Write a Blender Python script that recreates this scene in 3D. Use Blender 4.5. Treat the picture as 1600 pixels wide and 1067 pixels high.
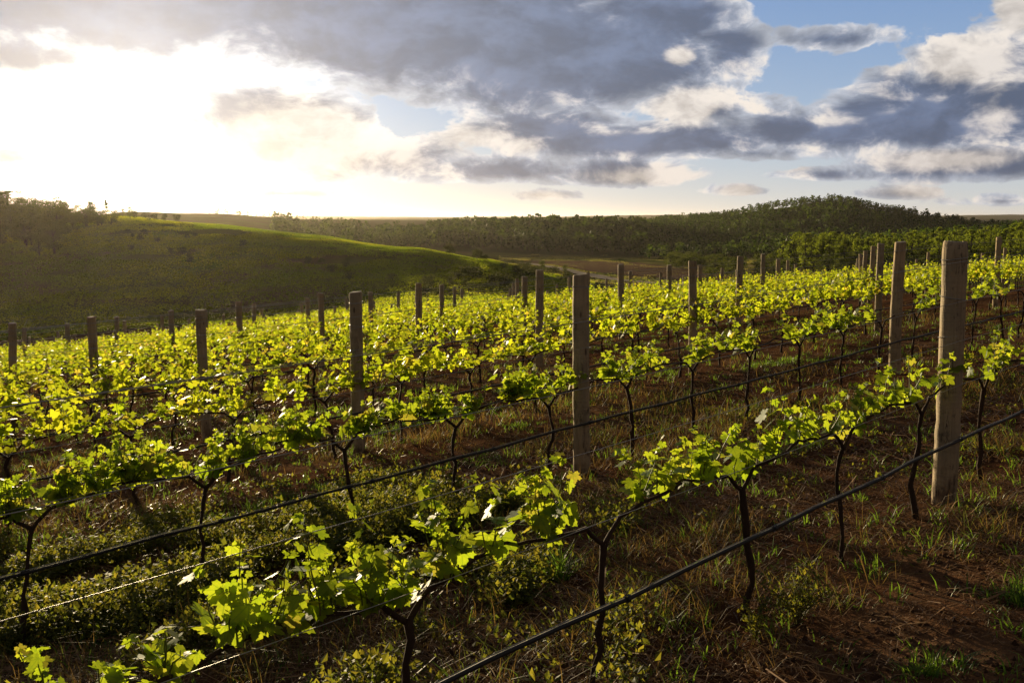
import bpy, math, random
import numpy as np
from mathutils import Vector

for o in list(bpy.data.objects):
    bpy.data.objects.remove(o, do_unlink=True)
SC = bpy.context.scene
COL = SC.collection
F = 1555.0; HOR = 343.2; CAMZ = 2.1
PITCH = math.atan((533.5 - HOR) / F)
CP, SP = math.cos(PITCH), math.sin(PITCH)

def ray(x, y):
    """world direction seen at photo pixel x, y"""
    a = (x - 800.0) / F; b = (533.5 - y) / F
    v = np.array([a, CP + b * SP, -SP + b * CP])
    return v / np.linalg.norm(v)

# ------------------------------------------------------------------ camera
cam = bpy.data.cameras.new("camera")
cam.lens = 35.0; cam.sensor_width = 36.0; cam.clip_start = 0.05; cam.clip_end = 30000
camo = bpy.data.objects.new("camera", cam); COL.objects.link(camo)
camo.location = (0, 0, CAMZ); camo.rotation_euler = (math.pi / 2 - PITCH, 0, 0)
SC.camera = camo

# ------------------------------------------------------------------ sun
SUN = ray(45, 186)
GLOW = ray(200, 190)
SUN_EL = math.asin(SUN[2]); SUN_AZ = math.atan2(SUN[0], SUN[1])
sl = bpy.data.lights.new("sun", 'SUN'); sl.energy = 5.0; sl.angle = math.radians(0.6)
sl.color = (1.0, 0.79, 0.47)
slo = bpy.data.objects.new("sun", sl); COL.objects.link(slo)
slo.rotation_euler = Vector(SUN.tolist()).to_track_quat('Z', 'Y').to_euler()

SC.view_settings.view_transform = 'Standard'; SC.view_settings.look = 'None'
SC.view_settings.gamma = 1.0; SC.view_settings.use_curve_mapping = False
SC.view_settings.exposure = 0.95
cy = SC.cycles
cy.max_bounces = 8; cy.diffuse_bounces = 3; cy.glossy_bounces = 2; cy.transmission_bounces = 5
cy.transparent_max_bounces = 8; cy.volume_bounces = 0; cy.sample_clamp_indirect = 3.0
cy.caustics_reflective = False; cy.caustics_refractive = False

# ------------------------------------------------------------------ node helper
class NT:
    def __init__(s, tree): s.t = tree
    def new(s, kind, **kw):
        n = s.t.nodes.new(kind)
        for k, v in kw.items(): setattr(n, k, v)
        return n
    def link(s, a, b): s.t.links.new(a, b)
    def put(s, sock, v):
        if isinstance(v, bpy.types.NodeSocket): s.link(v, sock)
        elif v is not None: sock.default_value = v
    def m(s, op, a, b=None, c=None, clamp=False):
        n = s.new('ShaderNodeMath', operation=op, use_clamp=clamp)
        s.put(n.inputs[0], a); s.put(n.inputs[1], b); s.put(n.inputs[2], c)
        return n.outputs[0]
    def vm(s, op, a, b=None):
        n = s.new('ShaderNodeVectorMath', operation=op)
        s.put(n.inputs[0], a); s.put(n.inputs[1], b)
        return n.outputs['Value'] if op in ('DOT_PRODUCT', 'LENGTH', 'DISTANCE') else n.outputs[0]
    def comb(s, x=0., y=0., z=0.):
        n = s.new('ShaderNodeCombineXYZ')
        s.put(n.inputs[0], x); s.put(n.inputs[1], y); s.put(n.inputs[2], z)
        return n.outputs[0]
    def noise(s, vec, scale, detail=4., rough=.55, dist=0., out='Fac'):
        n = s.new('ShaderNodeTexNoise')
        s.put(n.inputs['Vector'], vec); s.put(n.inputs['Scale'], scale)
        n.inputs['Detail'].default_value = detail; n.inputs['Roughness'].default_value = rough
        n.inputs['Distortion'].default_value = dist
        return n.outputs[out]
    def rng(s, v, a, b, c=0., d=1., smooth=True):
        n = s.new('ShaderNodeMapRange', interpolation_type='SMOOTHSTEP' if smooth else 'LINEAR')
        s.put(n.inputs['Value'], v)
        for k, x in zip(('From Min', 'From Max', 'To Min', 'To Max'), (a, b, c, d)): s.put(n.inputs[k], x)
        return n.outputs['Result']
    def mix(s, f, a, b, mode='MIX', clampf=True):
        n = s.new('ShaderNodeMix', data_type='RGBA', blend_type=mode, clamp_factor=clampf)
        s.put(n.inputs[0], f)
        for sock, v in ((n.inputs[6], a), (n.inputs[7], b)):
            s.put(sock, (*v, 1.0) if isinstance(v, tuple) and len(v) == 3 else v)
        return n.outputs[2]

# ------------------------------------------------------------------ world: sky with clouds
W = bpy.data.worlds.new("World"); SC.world = W; W.use_nodes = True
W.node_tree.nodes.clear()
w = NT(W.node_tree)
tc = w.new('ShaderNodeTexCoord')
D3 = tc.outputs['Generated']
sep = w.new('ShaderNodeSeparateXYZ'); w.link(D3, sep.inputs[0])
dx, dy, dz = sep.outputs
sky = w.new('ShaderNodeTexSky', sky_type='NISHITA', sun_disc=False)
sky.sun_elevation = SUN_EL; sky.sun_rotation = SUN_AZ
sky.altitude = 700; sky.air_density = 1.0; sky.dust_density = 1.2; sky.ozone_density = 1.5
U = w.m('MULTIPLY', w.m('ARCTAN2', dx, dy), F)               # azimuth and elevation of the direction
V = w.m('MULTIPLY', w.m('ARCSINE', dz), F)
UV = w.comb(U, w.m('MULTIPLY', V, 1.75), 0.)
warp = w.noise(UV, 0.005, 3., .5, out='Color')
UVw = w.vm('ADD', UV, w.vm('MULTIPLY', w.vm('SUBTRACT', warp, (.5, .5, .5)), (110., 110., 0.)))
n1 = w.noise(UVw, 0.0058, 9., .60)
n2 = w.noise(w.vm('ADD', UVw, (12., -48., 0.)), 0.0058, 6., .56)   # the same billows a little lower: their difference models the relief
nfine = w.noise(UVw, 0.028, 5., .6)

def uv(px, py):
    d = ray(px, py)
    return math.atan2(d[0], d[1]) * F, math.asin(d[2]) * F
# cloud banks: centre (as seen at pixel), half width, height above and below the centre, weight
BANKS = [(640, 10, 430, 260, 135, 1.9), (860, 85, 340, 130, 115, 1.6), (160, -50, 460, 170, 142, 2.1), (225, 55, 120, 60, 60, 1.1),
 (1040, 20, 150, 80, 80, 1.1), (1145, 75, 75, 50, 62, .95), (1285, 62, 115, 26, 24, .7), (1060, 165, 120, 50, 36, .85),
 (1480, 185, 270, 75, 52, 1.5), (1545, 120, 120, 90, 90, 1.3), (1310, 205, 190, 46, 42, 1.1), (1395, 140, 75, 36, 50, .85),
 (1597, 10, 45, 36, 34, 1.0), (1010, 222, 270, 42, 34, 1.3), (860, 205, 180, 54, 45, 1.1), (445, 222, 190, 100, 62, 1.5), (640, 245, 110, 40, 34, .8),
 (770, 268, 160, 34, 22, 1.0), (960, 272, 160, 36, 24, 1.0), (1290, 274, 120, 15, 11, .7), (1500, 258, 170, 36, 28, 1.1), (1180, 240, 160, 20, 12, .5),
 (25, 243, 60, 28, 22, .7), (70, 88, 120, 44, 34, .95), (850, 306, 90, 14, 12, .5), (1150, 298, 60, 16, 10, .6), (450, 303, 80, 6, 6, .4),
 (1400, 303, 70, 14, 9, .5), (1560, 315, 80, 14, 8, .5)]
bank = None
for (px, py, a, bt, bb, wt) in BANKS:
    cu, cv = uv(px, py)
    du = w.m('MULTIPLY', w.m('SUBTRACT', U, cu), 1.0 / a)
    dv = w.m('SUBTRACT', V, cv)
    dvn = w.m('MAXIMUM', w.m('MULTIPLY', dv, 1.0 / bt), w.m('MULTIPLY', dv, -1.0 / bb))
    r = w.m('SQRT', w.m('MULTIPLY_ADD', du, du, w.m('MULTIPLY', dvn, dvn)))
    b = w.m('MULTIPLY', w.m('SUBTRACT', 1.0, r), wt)
    bank = b if bank is None else w.m('SMOOTH_MAX', bank, b, .25)
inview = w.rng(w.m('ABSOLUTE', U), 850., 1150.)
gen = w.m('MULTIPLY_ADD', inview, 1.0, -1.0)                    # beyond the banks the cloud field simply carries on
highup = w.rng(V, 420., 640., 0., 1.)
unseen_dim = w.m('MAXIMUM', inview, highup)                        # unseen sky overhead and behind, where added dark cloud cuts the ambient light
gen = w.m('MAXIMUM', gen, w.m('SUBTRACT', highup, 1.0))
bank = w.m('MAXIMUM', bank, w.m('MULTIPLY_ADD', gen, 1.0, .55))
nn = w.m('MULTIPLY_ADD', n1, 1.9, -.95)
dens = w.m('ADD', bank, nn)
dens = w.m('MULTIPLY_ADD', w.m('SUBTRACT', nfine, .5), .36, dens)
alpha = w.rng(dens, 0.03, .17)
thick = w.rng(dens, .05, .75)
relief = w.m('SUBTRACT', n2, n1)                               # positive on the upper side of a billow
lit = w.rng(relief, .0, .12)
lit = w.m('MULTIPLY', lit, w.rng(dens, .30, .85, 1., .0))
litreg = w.rng(w.m('MULTIPLY_ADD', V, -1.0, w.m('MULTIPLY', U, .25)), -330., -60., .35, 1.0)
lit = w.m('MULTIPLY', lit, litreg)
ca = w.vm('DOT_PRODUCT', D3, tuple(GLOW.tolist()))
ang = w.m('ARCCOSINE', w.m('MINIMUM', ca, .99999))
g1 = w.m('EXPONENT', w.m('MULTIPLY', w.m('POWER', w.m('MULTIPLY', ang, 1 / .092), 1.7), -1.0))
g2 = w.m('EXPONENT', w.m('MULTIPLY', ang, -1 / .18))
# tall sunlit heads and thin pale veils among the banks: (px, py, half width, half height, strength)
sunny = None
for (px, py, a, b_, wt) in [(1075, 168, 95, 45, 1.0), (1500, 95, 95, 62, .95), (1598, 12, 60, 50, 1.3), (1560, 150, 70, 60, .6), (1000, 276, 150, 26, .85), (1490, 250, 170, 28, .85), (730, 215, 120, 45, .8), (810, 228, 70, 26, .7),
                          (1062, 90, 32, 20, .9), (445, 225, 210, 95, 1.4), (620, 245, 90, 40, .5), (1160, 298, 60, 20, .9), (1400, 105, 50, 30, .6), (1240, 262, 60, 14, .7), (850, 305, 120, 20, .7), (1430, 300, 120, 24, .8), (20, 245, 60, 40, .6), (80, 105, 90, 30, .5), (1385, 150, 50, 30, .3)]:
    cu, cv = uv(px, py)
    r = w.vm('LENGTH', w.vm('MULTIPLY', w.vm('SUBTRACT', w.comb(U, V, 0.), (cu, cv, 0.)), (1 / a, 1 / b_, 0.)))
    b = w.m('MULTIPLY', w.m('SUBTRACT', 1.0, r, clamp=True), wt)
    sunny = b if sunny is None else w.m('MAXIMUM', sunny, b)
sunny = w.m('MULTIPLY', w.rng(w.m('MULTIPLY_ADD', relief, 2.2, sunny), .12, .62), w.rng(sunny, 0., .12))
skyc = w.vm('MULTIPLY', sky.outputs[0], (.014, .014, .016))
el = w.m('MAXIMUM', V, 0.)
hz = w.m('EXPONENT', w.m('MULTIPLY', el, -1 / 120.))
blue = w.mix(w.rng(el, 0., 420., 0., 1., False), (.26, .42, .62), (.115, .235, .50))
skyc = w.vm('ADD', skyc, w.mix(hz, blue, (.62, .62, .60)))
shade = w.m('MULTIPLY_ADD', w.rng(relief, -.14, .16), .55, .74)
ccore = w.mix(thick, (.50, .54, .62), w.mix(w.rng(V, 60., 260.), (.115, .150, .245), (.130, .172, .275)))
ccore = w.vm('MULTIPLY', ccore, w.comb(shade, shade, shade))
cc = w.mix(lit, ccore, (.90, .81, .72))
heads = w.vm('MULTIPLY', w.mix(w.rng(V, 60., 200.), (.80, .72, .66), (.90, .82, .74)), w.comb(*[w.m('MULTIPLY_ADD', w.rng(relief, -.12, .10), .38, .62)] * 3))
cc = w.mix(w.m('MULTIPLY', sunny, .88), cc, heads)
warmth = w.mix(g2, (0., 0., 0.), (.62, .55, .47))
cc = w.vm('ADD', w.vm('MULTIPLY', cc, w.mix(unseen_dim, (1., 1., 1.), (.54, .44, .34))), warmth)  # out-of-view clouds dimmed and warmed to shape the ambient light
cloudsky = w.mix(w.m('MULTIPLY', alpha, .97), skyc, cc)
glow = w.m('MULTIPLY_ADD', g1, 3.0, w.m('MULTIPLY', g2, .55))
thru = w.m('SUBTRACT', 1.0, w.m('MULTIPLY', w.m('MULTIPLY', w.m('SQRT', thick), alpha), .93))
glowc = w.vm('MULTIPLY', w.comb(*[w.m('MULTIPLY', glow, thru)] * 3), (1.0, .95, .87))
tot = w.vm('ADD', cloudsky, glowc)
# below the horizon
tot = w.mix(w.rng(dz, -.02, -.005), (.10, .09, .06), tot)
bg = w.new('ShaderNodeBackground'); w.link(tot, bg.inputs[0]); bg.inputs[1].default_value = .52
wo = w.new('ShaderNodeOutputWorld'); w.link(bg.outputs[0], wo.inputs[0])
W.cycles.sampling_method = 'MANUAL'; W.cycles.sample_map_resolution = 512

# ------------------------------------------------------------------ helpers
def mk(name, verts, faces, mats, parent=None, smooth=False, attrs=None, midx=None, uvs=None):
    me = bpy.data.meshes.new(name)
    verts = np.asarray(verts, np.float32)
    groups = faces if isinstance(faces, list) else [faces]
    groups = [np.asarray(g, np.int32) for g in groups if len(g)]
    loops = np.concatenate([g.ravel() for g in groups])
    tot_ = np.concatenate([np.full(len(g), g.shape[1], np.int32) for g in groups])
    st = np.concatenate([[0], np.cumsum(tot_)[:-1]]).astype(np.int32)
    me.vertices.add(len(verts)); me.vertices.foreach_set('co', verts.ravel())
    me.loops.add(len(loops)); me.loops.foreach_set('vertex_index', loops)
    me.polygons.add(len(tot_)); me.polygons.foreach_set('loop_start', st); me.polygons.foreach_set('loop_total', tot_)
    if midx is not None: me.polygons.foreach_set('material_index', np.asarray(midx, np.int32))
    me.update(calc_edges=True)
    me.polygons.foreach_set('use_smooth', np.full(len(tot_), smooth, bool))
    for m in (mats if isinstance(mats, (list, tuple)) else [mats]): me.materials.append(m)
    for k, v in (attrs or {}).items():
        v = np.asarray(v, np.float32)
        if v.ndim == 1:
            at = me.attributes.new(k, 'FLOAT', 'POINT'); at.data.foreach_set('value', v)
        else:
            at = me.attributes.new(k, 'FLOAT_VECTOR', 'POINT'); at.data.foreach_set('vector', v.ravel())
    o = bpy.data.objects.new(name, me); COL.objects.link(o)
    if parent: o.parent = parent
    return o

def empty(name, loc=(0, 0, 0), rz=0.0):
    o = bpy.data.objects.new(name, None); COL.objects.link(o)
    o.location = loc; o.rotation_euler = (0, 0, rz); o.empty_display_size = .2
    return o

def tag(o, label=None, cat=None, group=None, kind=None):
    if label: o['label'] = label
    if cat: o['category'] = cat
    if group: o['group'] = group
    if kind: o['kind'] = kind
    return o

def dup(root, kids, loc, rot, scale=(1, 1, 1)):
    r = root.copy(); COL.objects.link(r); r.location = loc; r.rotation_euler = rot; r.scale = scale
    for k in ('label', 'group'):
        if k in r: del r[k]
    for ch in kids:
        c = ch.copy(); COL.objects.link(c); c.parent = r
    return r

def tube(path, rad, n=6, cap=True):
    path = np.asarray(path, float); rad = np.broadcast_to(np.asarray(rad, float), (len(path),))
    T = np.gradient(path, axis=0); T /= np.linalg.norm(T, axis=1)[:, None] + 1e-9
    ref = np.array([0., 0, 1]) if abs(T[:, 2]).mean() < .8 else np.array([1., 0, 0])
    A = np.cross(T, ref); A /= np.linalg.norm(A, axis=1)[:, None] + 1e-9
    B = np.cross(T, A)
    th = np.arange(n) * 2 * np.pi / n
    v = path[:, None] + rad[:, None, None] * (np.cos(th)[None, :, None] * A[:, None] + np.sin(th)[None, :, None] * B[:, None])
    v = v.reshape(-1, 3); m = len(path)
    i = np.arange(m - 1)[:, None] * n; k = np.arange(n)[None]; k2 = (k + 1) % n
    f = np.stack([i + k, i + k2, i + n + k2, i + n + k], -1).reshape(-1, 4)
    return v, f

class Acc:
    """collects quads and triangles into one mesh"""
    def __init__(s): s.v = []; s.f = {}; s.n = 0; s.a = []
    def add(s, v, f, a=0.0):
        v = np.asarray(v, float); f = np.asarray(f)
        s.v.append(v); s.f.setdefault(f.shape[1], []).append(f + s.n); s.n += len(v)
        s.a.append(np.broadcast_to(np.asarray(a, float), (len(v),)))
    def build(s, name, mat, parent=None, smooth=False):
        return mk(name, np.concatenate(s.v), [np.concatenate(g) for g in s.f.values()], mat, parent, smooth, {'rnd': np.concatenate(s.a)})

def vnoise(x, y, seed=0):
    xi = np.floor(x).astype(np.int64); yi = np.floor(y).astype(np.int64)
    fx = x - xi; fy = y - yi; fx = fx * fx * (3 - 2 * fx); fy = fy * fy * (3 - 2 * fy)
    def h(a, b):
        n = (a * 374761393 + b * 668265263 + seed * 1442695041) & 0x7fffffff
        n = ((n ^ (n >> 13)) * 1274126177) & 0x7fffffff
        return ((n ^ (n >> 16)) & 0xffff) / 65535.0
    return (h(xi, yi) * (1 - fx) + h(xi + 1, yi) * fx) * (1 - fy) + (h(xi, yi + 1) * (1 - fx) + h(xi + 1, yi + 1) * fx) * fy
def fbm(x, y, o=4, seed=0):
    r = 0; a = .5
    for k in range(o):
        r = r + a * (vnoise(x, y, seed + k * 17) - .5) * 2; x = x * 2.03 + 11; y = y * 2.03 + 7; a *= .5
    return r

# ------------------------------------------------------------------ terrain
ANG, S0, T0, DS, DT, SK, ZA, GS, GT, Q1, Q2 = .7836, 7.247, 2.7922, 6.8138, 3.3472, -.1829, -2.0884, .0296, -.0998, -.0006, -.0007
CA, SA = math.cos(ANG), math.sin(ANG)
def st(X, Y): return X * CA + Y * SA, -X * SA + Y * CA
def xy(s, t): return CA * s - SA * t, SA * s + CA * t
def smooth(a, b, x):
    k = np.clip((x - a) / (b - a), 0, 1); return k * k * (3 - 2 * k)
TAB = {
 -900: [(60, 620), (130, 520), (260, 330), (400, 330), (900, 335), (3000, 340)],
 -300: [(60, 590), (100, 540), (150, 480), (260, 335), (330, 340), (700, 342), (3000, 344)],
 0: [(60, 565), (95, 538), (130, 512), (160, 472), (262, 341), (300, 338), (450, 352), (900, 345), (3000, 344)],
 120: [(60, 560), (100, 530), (130, 500), (160, 465), (256, 338), (300, 337), (450, 352), (640, 340), (3000, 344)],
 200: [(60, 550), (105, 515), (135, 494), (160, 460), (250, 339), (275, 337), (400, 352), (1000, 333), (1150, 332), (1600, 345), (3000, 344)],
 340: [(65, 540), (105, 505), (130, 496), (150, 478), (195, 396), (218, 364), (242, 350), (262, 347), (350, 368), (600, 354), (1000, 335), (1150, 333), (1600, 345), (3000, 344)],
 500: [(70, 530), (110, 495), (140, 478), (190, 408), (208, 384), (230, 367), (250, 364), (340, 392), (540, 386), (700, 372), (1000, 348), (1150, 344), (3000, 344)],
 640: [(70, 520), (120, 478), (150, 455), (185, 414), (214, 386), (236, 383), (310, 413), (450, 398), (600, 386), (720, 373), (900, 366), (1300, 345), (3000, 344)],
 760: [(75, 510), (120, 470), (150, 455), (172, 432), (198, 409), (230, 402), (300, 424), (400, 408), (590, 396), (700, 379), (860, 360), (1000, 362), (3000, 344)],
 850: [(80, 500), (130, 468), (160, 454), (190, 438), (225, 425), (260, 425), (310, 434), (400, 412), (600, 400), (660, 386), (800, 359), (950, 362), (3000, 344)],
 950: [(80, 495), (130, 478), (170, 466), (220, 448), (275, 440), (320, 432), (400, 414), (600, 400), (660, 388), (800, 361), (950, 364), (3000, 344)],
 1100: [(80, 490), (130, 480), (200, 462), (300, 440), (400, 418), (600, 400), (700, 386), (1000, 348), (1100, 344), (1500, 356), (3000, 344)],
 1200: [(80, 485), (150, 470), (300, 434), (400, 416), (600, 398), (740, 380), (1100, 326), (1300, 330), (3000, 344)],
 1300: [(80, 478), (150, 462), (300, 428), (400, 414), (600, 397), (750, 378), (1100, 313), (1300, 316), (1800, 345), (3000, 344)],
 1400: [(80, 470), (150, 455), (300, 424), (400, 410), (600, 395), (750, 378), (1100, 331), (1400, 345), (3000, 344)],
 1530: [(80, 455), (150, 445), (300, 415), (600, 385), (900, 362), (1200, 352), (3000, 346)],
 1700: [(80, 440), (150, 430), (300, 405), (600, 378), (900, 362), (1200, 356), (3000, 346)],
 2500: [(80, 430), (150, 420), (300, 400), (600, 378), (3000, 346)]}
TX = sorted(TAB); TL = np.linspace(math.log(40), math.log(14000), 240)
def _tabrow(k):
    d = np.log([p[0] for p in TAB[k]] + [7000, 14000]); z = [(343.2 - p[1]) / F * p[0] for p in TAB[k]] + [20., 10.]
    r = np.interp(TL, d, z)
    for _ in range(2): r = np.convolve(np.pad(r, 2, mode='edge'), [.1, .2, .4, .2, .1], 'valid')
    return r
TZ = np.array([_tabrow(k) for k in TX])
TTH = np.array([math.atan((k - 800) / F) for k in TX])
def farz(X, Y):
    th = np.arctan2(X, Y); r = np.hypot(X, Y); d = np.maximum(r * np.cos(np.clip(th, -1.0, 1.0)), 41)
    fi = np.clip(np.interp(th, TTH, np.arange(len(TX))), 0, len(TX) - 1.001); i = fi.astype(int); fi = fi - i; fi = fi * fi * (3 - 2 * fi) * .5 + fi * .5
    fj = np.clip((np.log(d) - TL[0]) / (TL[1] - TL[0]), 0, len(TL) - 1.001); j = fj.astype(int); fj = fj - j
    z = (TZ[i, j] * (1 - fj) + TZ[i, j + 1] * fj) * (1 - fi) + (TZ[i + 1, j] * (1 - fj) + TZ[i + 1, j + 1] * fj) * fi
    z = z + fbm(X / 60, Y / 60, 4, 5) * np.clip(d / 400, .15, 1.5) * 1.6
    return z + smooth(2500, 6000, r) * fbm(X / 1500 + 3, Y / 2500, 4, 9) * 30
def nearz(X, Y):
    s, t = st(X, Y); t2 = np.clip(t, -30, 90); s2 = np.clip(s, -40, 110)
    return ZA + GS * (s2 - 6) + GT * (t2 - 2.65) + Q1 * np.maximum(t2 - 12, 0) ** 2 + Q2 * np.maximum(s2 - 12, 0) ** 2
TEND, SEND = 56.5, 74.0
def gz0(X, Y):
    X = np.asarray(X, float); Y = np.asarray(Y, float)
    s, t = st(X, Y)
    k = np.maximum(smooth(TEND + 2, TEND + 26, t), smooth(SEND + 2, SEND + 30, s))
    k = np.where(Y < -5, np.maximum(k * smooth(30, 120, np.hypot(X, Y)), 0), k)
    return CAMZ + nearz(X, Y) * (1 - k) + farz(X, Y) * k
def gz(X, Y):
    r = np.hypot(X, Y)
    s, t = st(np.asarray(X, float), np.asarray(Y, float))
    z = gz0(X, Y)
    nearf = 1 - smooth(25, 60, r)
    return z + nearf * (fbm(X * .8, Y * .8, 3, 2) * .05 + fbm(X * 4, Y * 4, 3, 3) * .016)
def hit(px, py, dmax=2000):
    d = ray(px, py); k = 1.5
    while k < dmax:
        p = d * k
        if p[2] + CAMZ <= float(gz0(p[0], p[1])): break
        k *= 1.01
    lo, hi = k / 1.01, k
    for _ in range(20):
        m = (lo + hi) / 2; p = d * m
        if p[2] + CAMZ <= float(gz0(p[0], p[1])): hi = m
        else: lo = m
    return d[0] * hi, d[1] * hi
def project(X, Y, Z):
    z = Z - CAMZ; d = Y * CP - z * SP; u = z * CP + Y * SP
    return 800 + F * X / d, 533.5 - F * u / d

# ------------------------------------------------------------------ materials
def mat(name):
    m = bpy.data.materials.new(name); m.use_nodes = True; m.node_tree.nodes.clear()
    return m, NT(m.node_tree)
def out(n, sh, disp=None):
    o = n.new('ShaderNodeOutputMaterial'); n.link(sh, o.inputs[0]); return o
def bsdf(n, col, rough=.85, spec=.3, bump=None, bstr=.4, bdist=.01):
    b = n.new('ShaderNodeBsdfPrincipled')
    n.put(b.inputs['Base Color'], (*col, 1.) if isinstance(col, tuple) else col)
    n.put(b.inputs['Roughness'], rough); b.inputs['Specular IOR Level'].default_value = spec
    if bump is not None:
        bm = n.new('ShaderNodeBump'); bm.inputs['Strength'].default_value = bstr; bm.inputs['Distance'].default_value = bdist
        n.link(bump, bm.inputs['Height']); n.link(bm.outputs[0], b.inputs['Normal'])
    return b.outputs[0]
def leafmat(name, a, b, ta, tb, trans=.5, rough=.5, spec=.35, third=None, veins=False):
    m, n = mat(name)
    at = n.new('ShaderNodeAttribute', attribute_name='rnd'); r = at.outputs['Fac']
    oi = n.new('ShaderNodeObjectInfo')
    k = n.m('FRACT', n.m('MULTIPLY_ADD', oi.outputs['Random'], .35, r))
    c = n.mix(k, a, b); t = n.mix(k, ta, tb)
    if third:
        s3 = n.rng(r, third[2], third[2] + .08); c = n.mix(s3, c, third[0]); t = n.mix(s3, t, third[1])
    if veins:                                                     # lc = place on the leaf blade: five veins fanning from the stalk
        lc = n.new('ShaderNodeAttribute', attribute_name='lc'); sp_ = n.new('ShaderNodeSeparateXYZ'); n.link(lc.outputs['Vector'], sp_.inputs[0])
        lx, ly = sp_.outputs[0], sp_.outputs[1]; ax = n.m('ABSOLUTE', lx); best = None
        for dg in (0, 40, 82):
            c_, s_ = math.cos(math.radians(dg)), math.sin(math.radians(dg))
            dd = n.m('ABSOLUTE', n.m('SUBTRACT', n.m('MULTIPLY', ax, c_), n.m('MULTIPLY', ly, s_)))
            best = dd if best is None else n.m('MINIMUM', best, dd)
        side = n.m('ABSOLUTE', n.m('SINE', n.m('MULTIPLY', n.m('SUBTRACT', ly, n.m('MULTIPLY', ax, .8)), 24.)))
        vn = n.m('MAXIMUM', n.rng(best, .008, .035, 1., 0.), n.rng(side, .05, .30, .45, 0.))
        blot_ = n.noise(n.vm('ADD', lc.outputs['Vector'], n.comb(n.m('MULTIPLY', r, 50.), 0., 0.)), 3.5, 3.)
        t = n.mix(n.m('MULTIPLY', vn, .55), t, (.16, .26, .02)); t = n.mix(n.rng(blot_, .35, .7, 0., .45), t, (.22, .36, .012)); c = n.mix(n.m('MULTIPLY', vn, .5), c, (.12, .20, .05))
    pr = n.new('ShaderNodeBsdfPrincipled'); n.link(c, pr.inputs['Base Color']); pr.inputs['Roughness'].default_value = rough
    pr.inputs['Specular IOR Level'].default_value = spec
    tr = n.new('ShaderNodeBsdfTranslucent'); n.link(t, tr.inputs[0])
    mx = n.new('ShaderNodeMixShader'); mx.inputs[0].default_value = trans
    n.link(pr.outputs[0], mx.inputs[1]); n.link(tr.outputs[0], mx.inputs[2]); out(n, mx.outputs[0])
    return m

M = {}
M['vine_leaf'] = leafmat('vine_leaf', (.055, .12, .018), (.085, .155, .022), (.36, .48, .012), (.66, .68, .025), .60, .48, .2, third=((.09, .085, .025), (.62, .50, .05), .88))
M['near_leaf'] = leafmat('near_leaf', (.055, .12, .018), (.085, .155, .022), (.36, .49, .014), (.62, .66, .03), .58, .48, .22, veins=True, third=((.09, .085, .025), (.58, .48, .05), .88))
M['shoot'] = leafmat('shoot', (.10, .15, .03), (.16, .13, .04), (.2, .25, .03), (.25, .2, .03), .25)
M['weed'] = leafmat('weed', (.04, .065, .012), (.085, .095, .02), (.20, .25, .02), (.38, .32, .03), .5, .6, .15)
M['green_grass'] = leafmat('green_grass', (.04, .09, .015), (.07, .13, .02), (.16, .30, .02), (.25, .38, .03), .45, .5, .3)
M['dry_grass'] = leafmat('dry_grass', (.06, .040, .018), (.13, .095, .04), (.15, .085, .02), (.30, .19, .05), .42, .6, .15, third=((.07, .085, .02), (.18, .22, .03), .62))
M['straw'] = leafmat('straw', (.10, .055, .028), (.34, .20, .09), (.10, .05, .02), (.3, .17, .06), .2, .5, .2)
M['tree_leaf'] = leafmat('tree_leaf', (.022, .042, .008), (.060, .085, .012), (.06, .09, .01), (.17, .19, .015), .35, .6, .04)
M['pine_leaf'] = leafmat('pine_leaf', (.035, .065, .010), (.11, .14, .018), (.12, .19, .012), (.34, .38, .025), .5, .6, .04)
M['forest_leaf'] = leafmat('forest_leaf', (.006, .020, .004), (.036, .068, .007), (.010, .032, .004), (.12, .18, .010), .34, .6, .04)
M['hill_grass'] = leafmat('hill_grass', (.042, .068, .010), (.100, .088, .018), (.20, .32, .012), (.60, .64, .025), .52, .8, .05)
M['meadow_grass'] = leafmat('meadow_grass', (.12, .125, .035), (.24, .20, .07), (.18, .22, .03), (.42, .35, .07), .35, .8, .05)
M['scrub_leaf'] = leafmat('scrub_leaf', (.030, .048, .012), (.060, .070, .018), (.06, .08, .01), (.10, .10, .015), .3, .6, .04)

m, n = mat('bark'); g = n.new('ShaderNodeTexCoord')
ns = n.noise(g.outputs['Object'], 28., 5., .6); n2_ = n.noise(n.vm('MULTIPLY', g.outputs['Object'], (70., 70., 9.)), 1., 3.)
out(n, bsdf(n, n.mix(ns, (.016, .009, .006), (.075, .045, .028)), .9, .2, n2_, .9, .012)); M['bark'] = m
m, n = mat('tree_bark'); out(n, bsdf(n, (.035, .026, .019), .95, .05)); M['tree_bark'] = m

m, n = mat('post_wood'); g = n.new('ShaderNodeTexCoord'); oi = n.new('ShaderNodeObjectInfo')
P = n.vm('ADD', g.outputs['Object'], n.comb(n.m('MULTIPLY', oi.outputs['Random'], 37.), 0., n.m('MULTIPLY', oi.outputs['Random'], 11.)))
grain = n.noise(n.vm('MULTIPLY', P, (38., 38., 1.8)), 1., 6., .6, .6)
blot = n.noise(P, 3.2, 5., .6); ringn = n.noise(n.vm('MULTIPLY', P, (2., 2., 60.)), 1., 3., .5)
sp = n.noise(P, 22., 3., .5)
c = n.mix(grain, (.23, .16, .085), (.70, .52, .30))
c = n.mix(n.rng(blot, .42, .68, 0., .6), c, (.26, .22, .14))
c = n.mix(n.rng(ringn, .60, .75, 0., .45), c, (.07, .052, .036))
c = n.mix(n.rng(sp, .64, .72, 0., .6), c, (.045, .032, .022))
c = n.mix(n.rng(n.m('FRACT', n.m('MULTIPLY', oi.outputs['Random'], 7.3)), .35, 1., 0., .5), c, n.mix(grain, (.15, .12, .08), (.40, .33, .23)))
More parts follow.
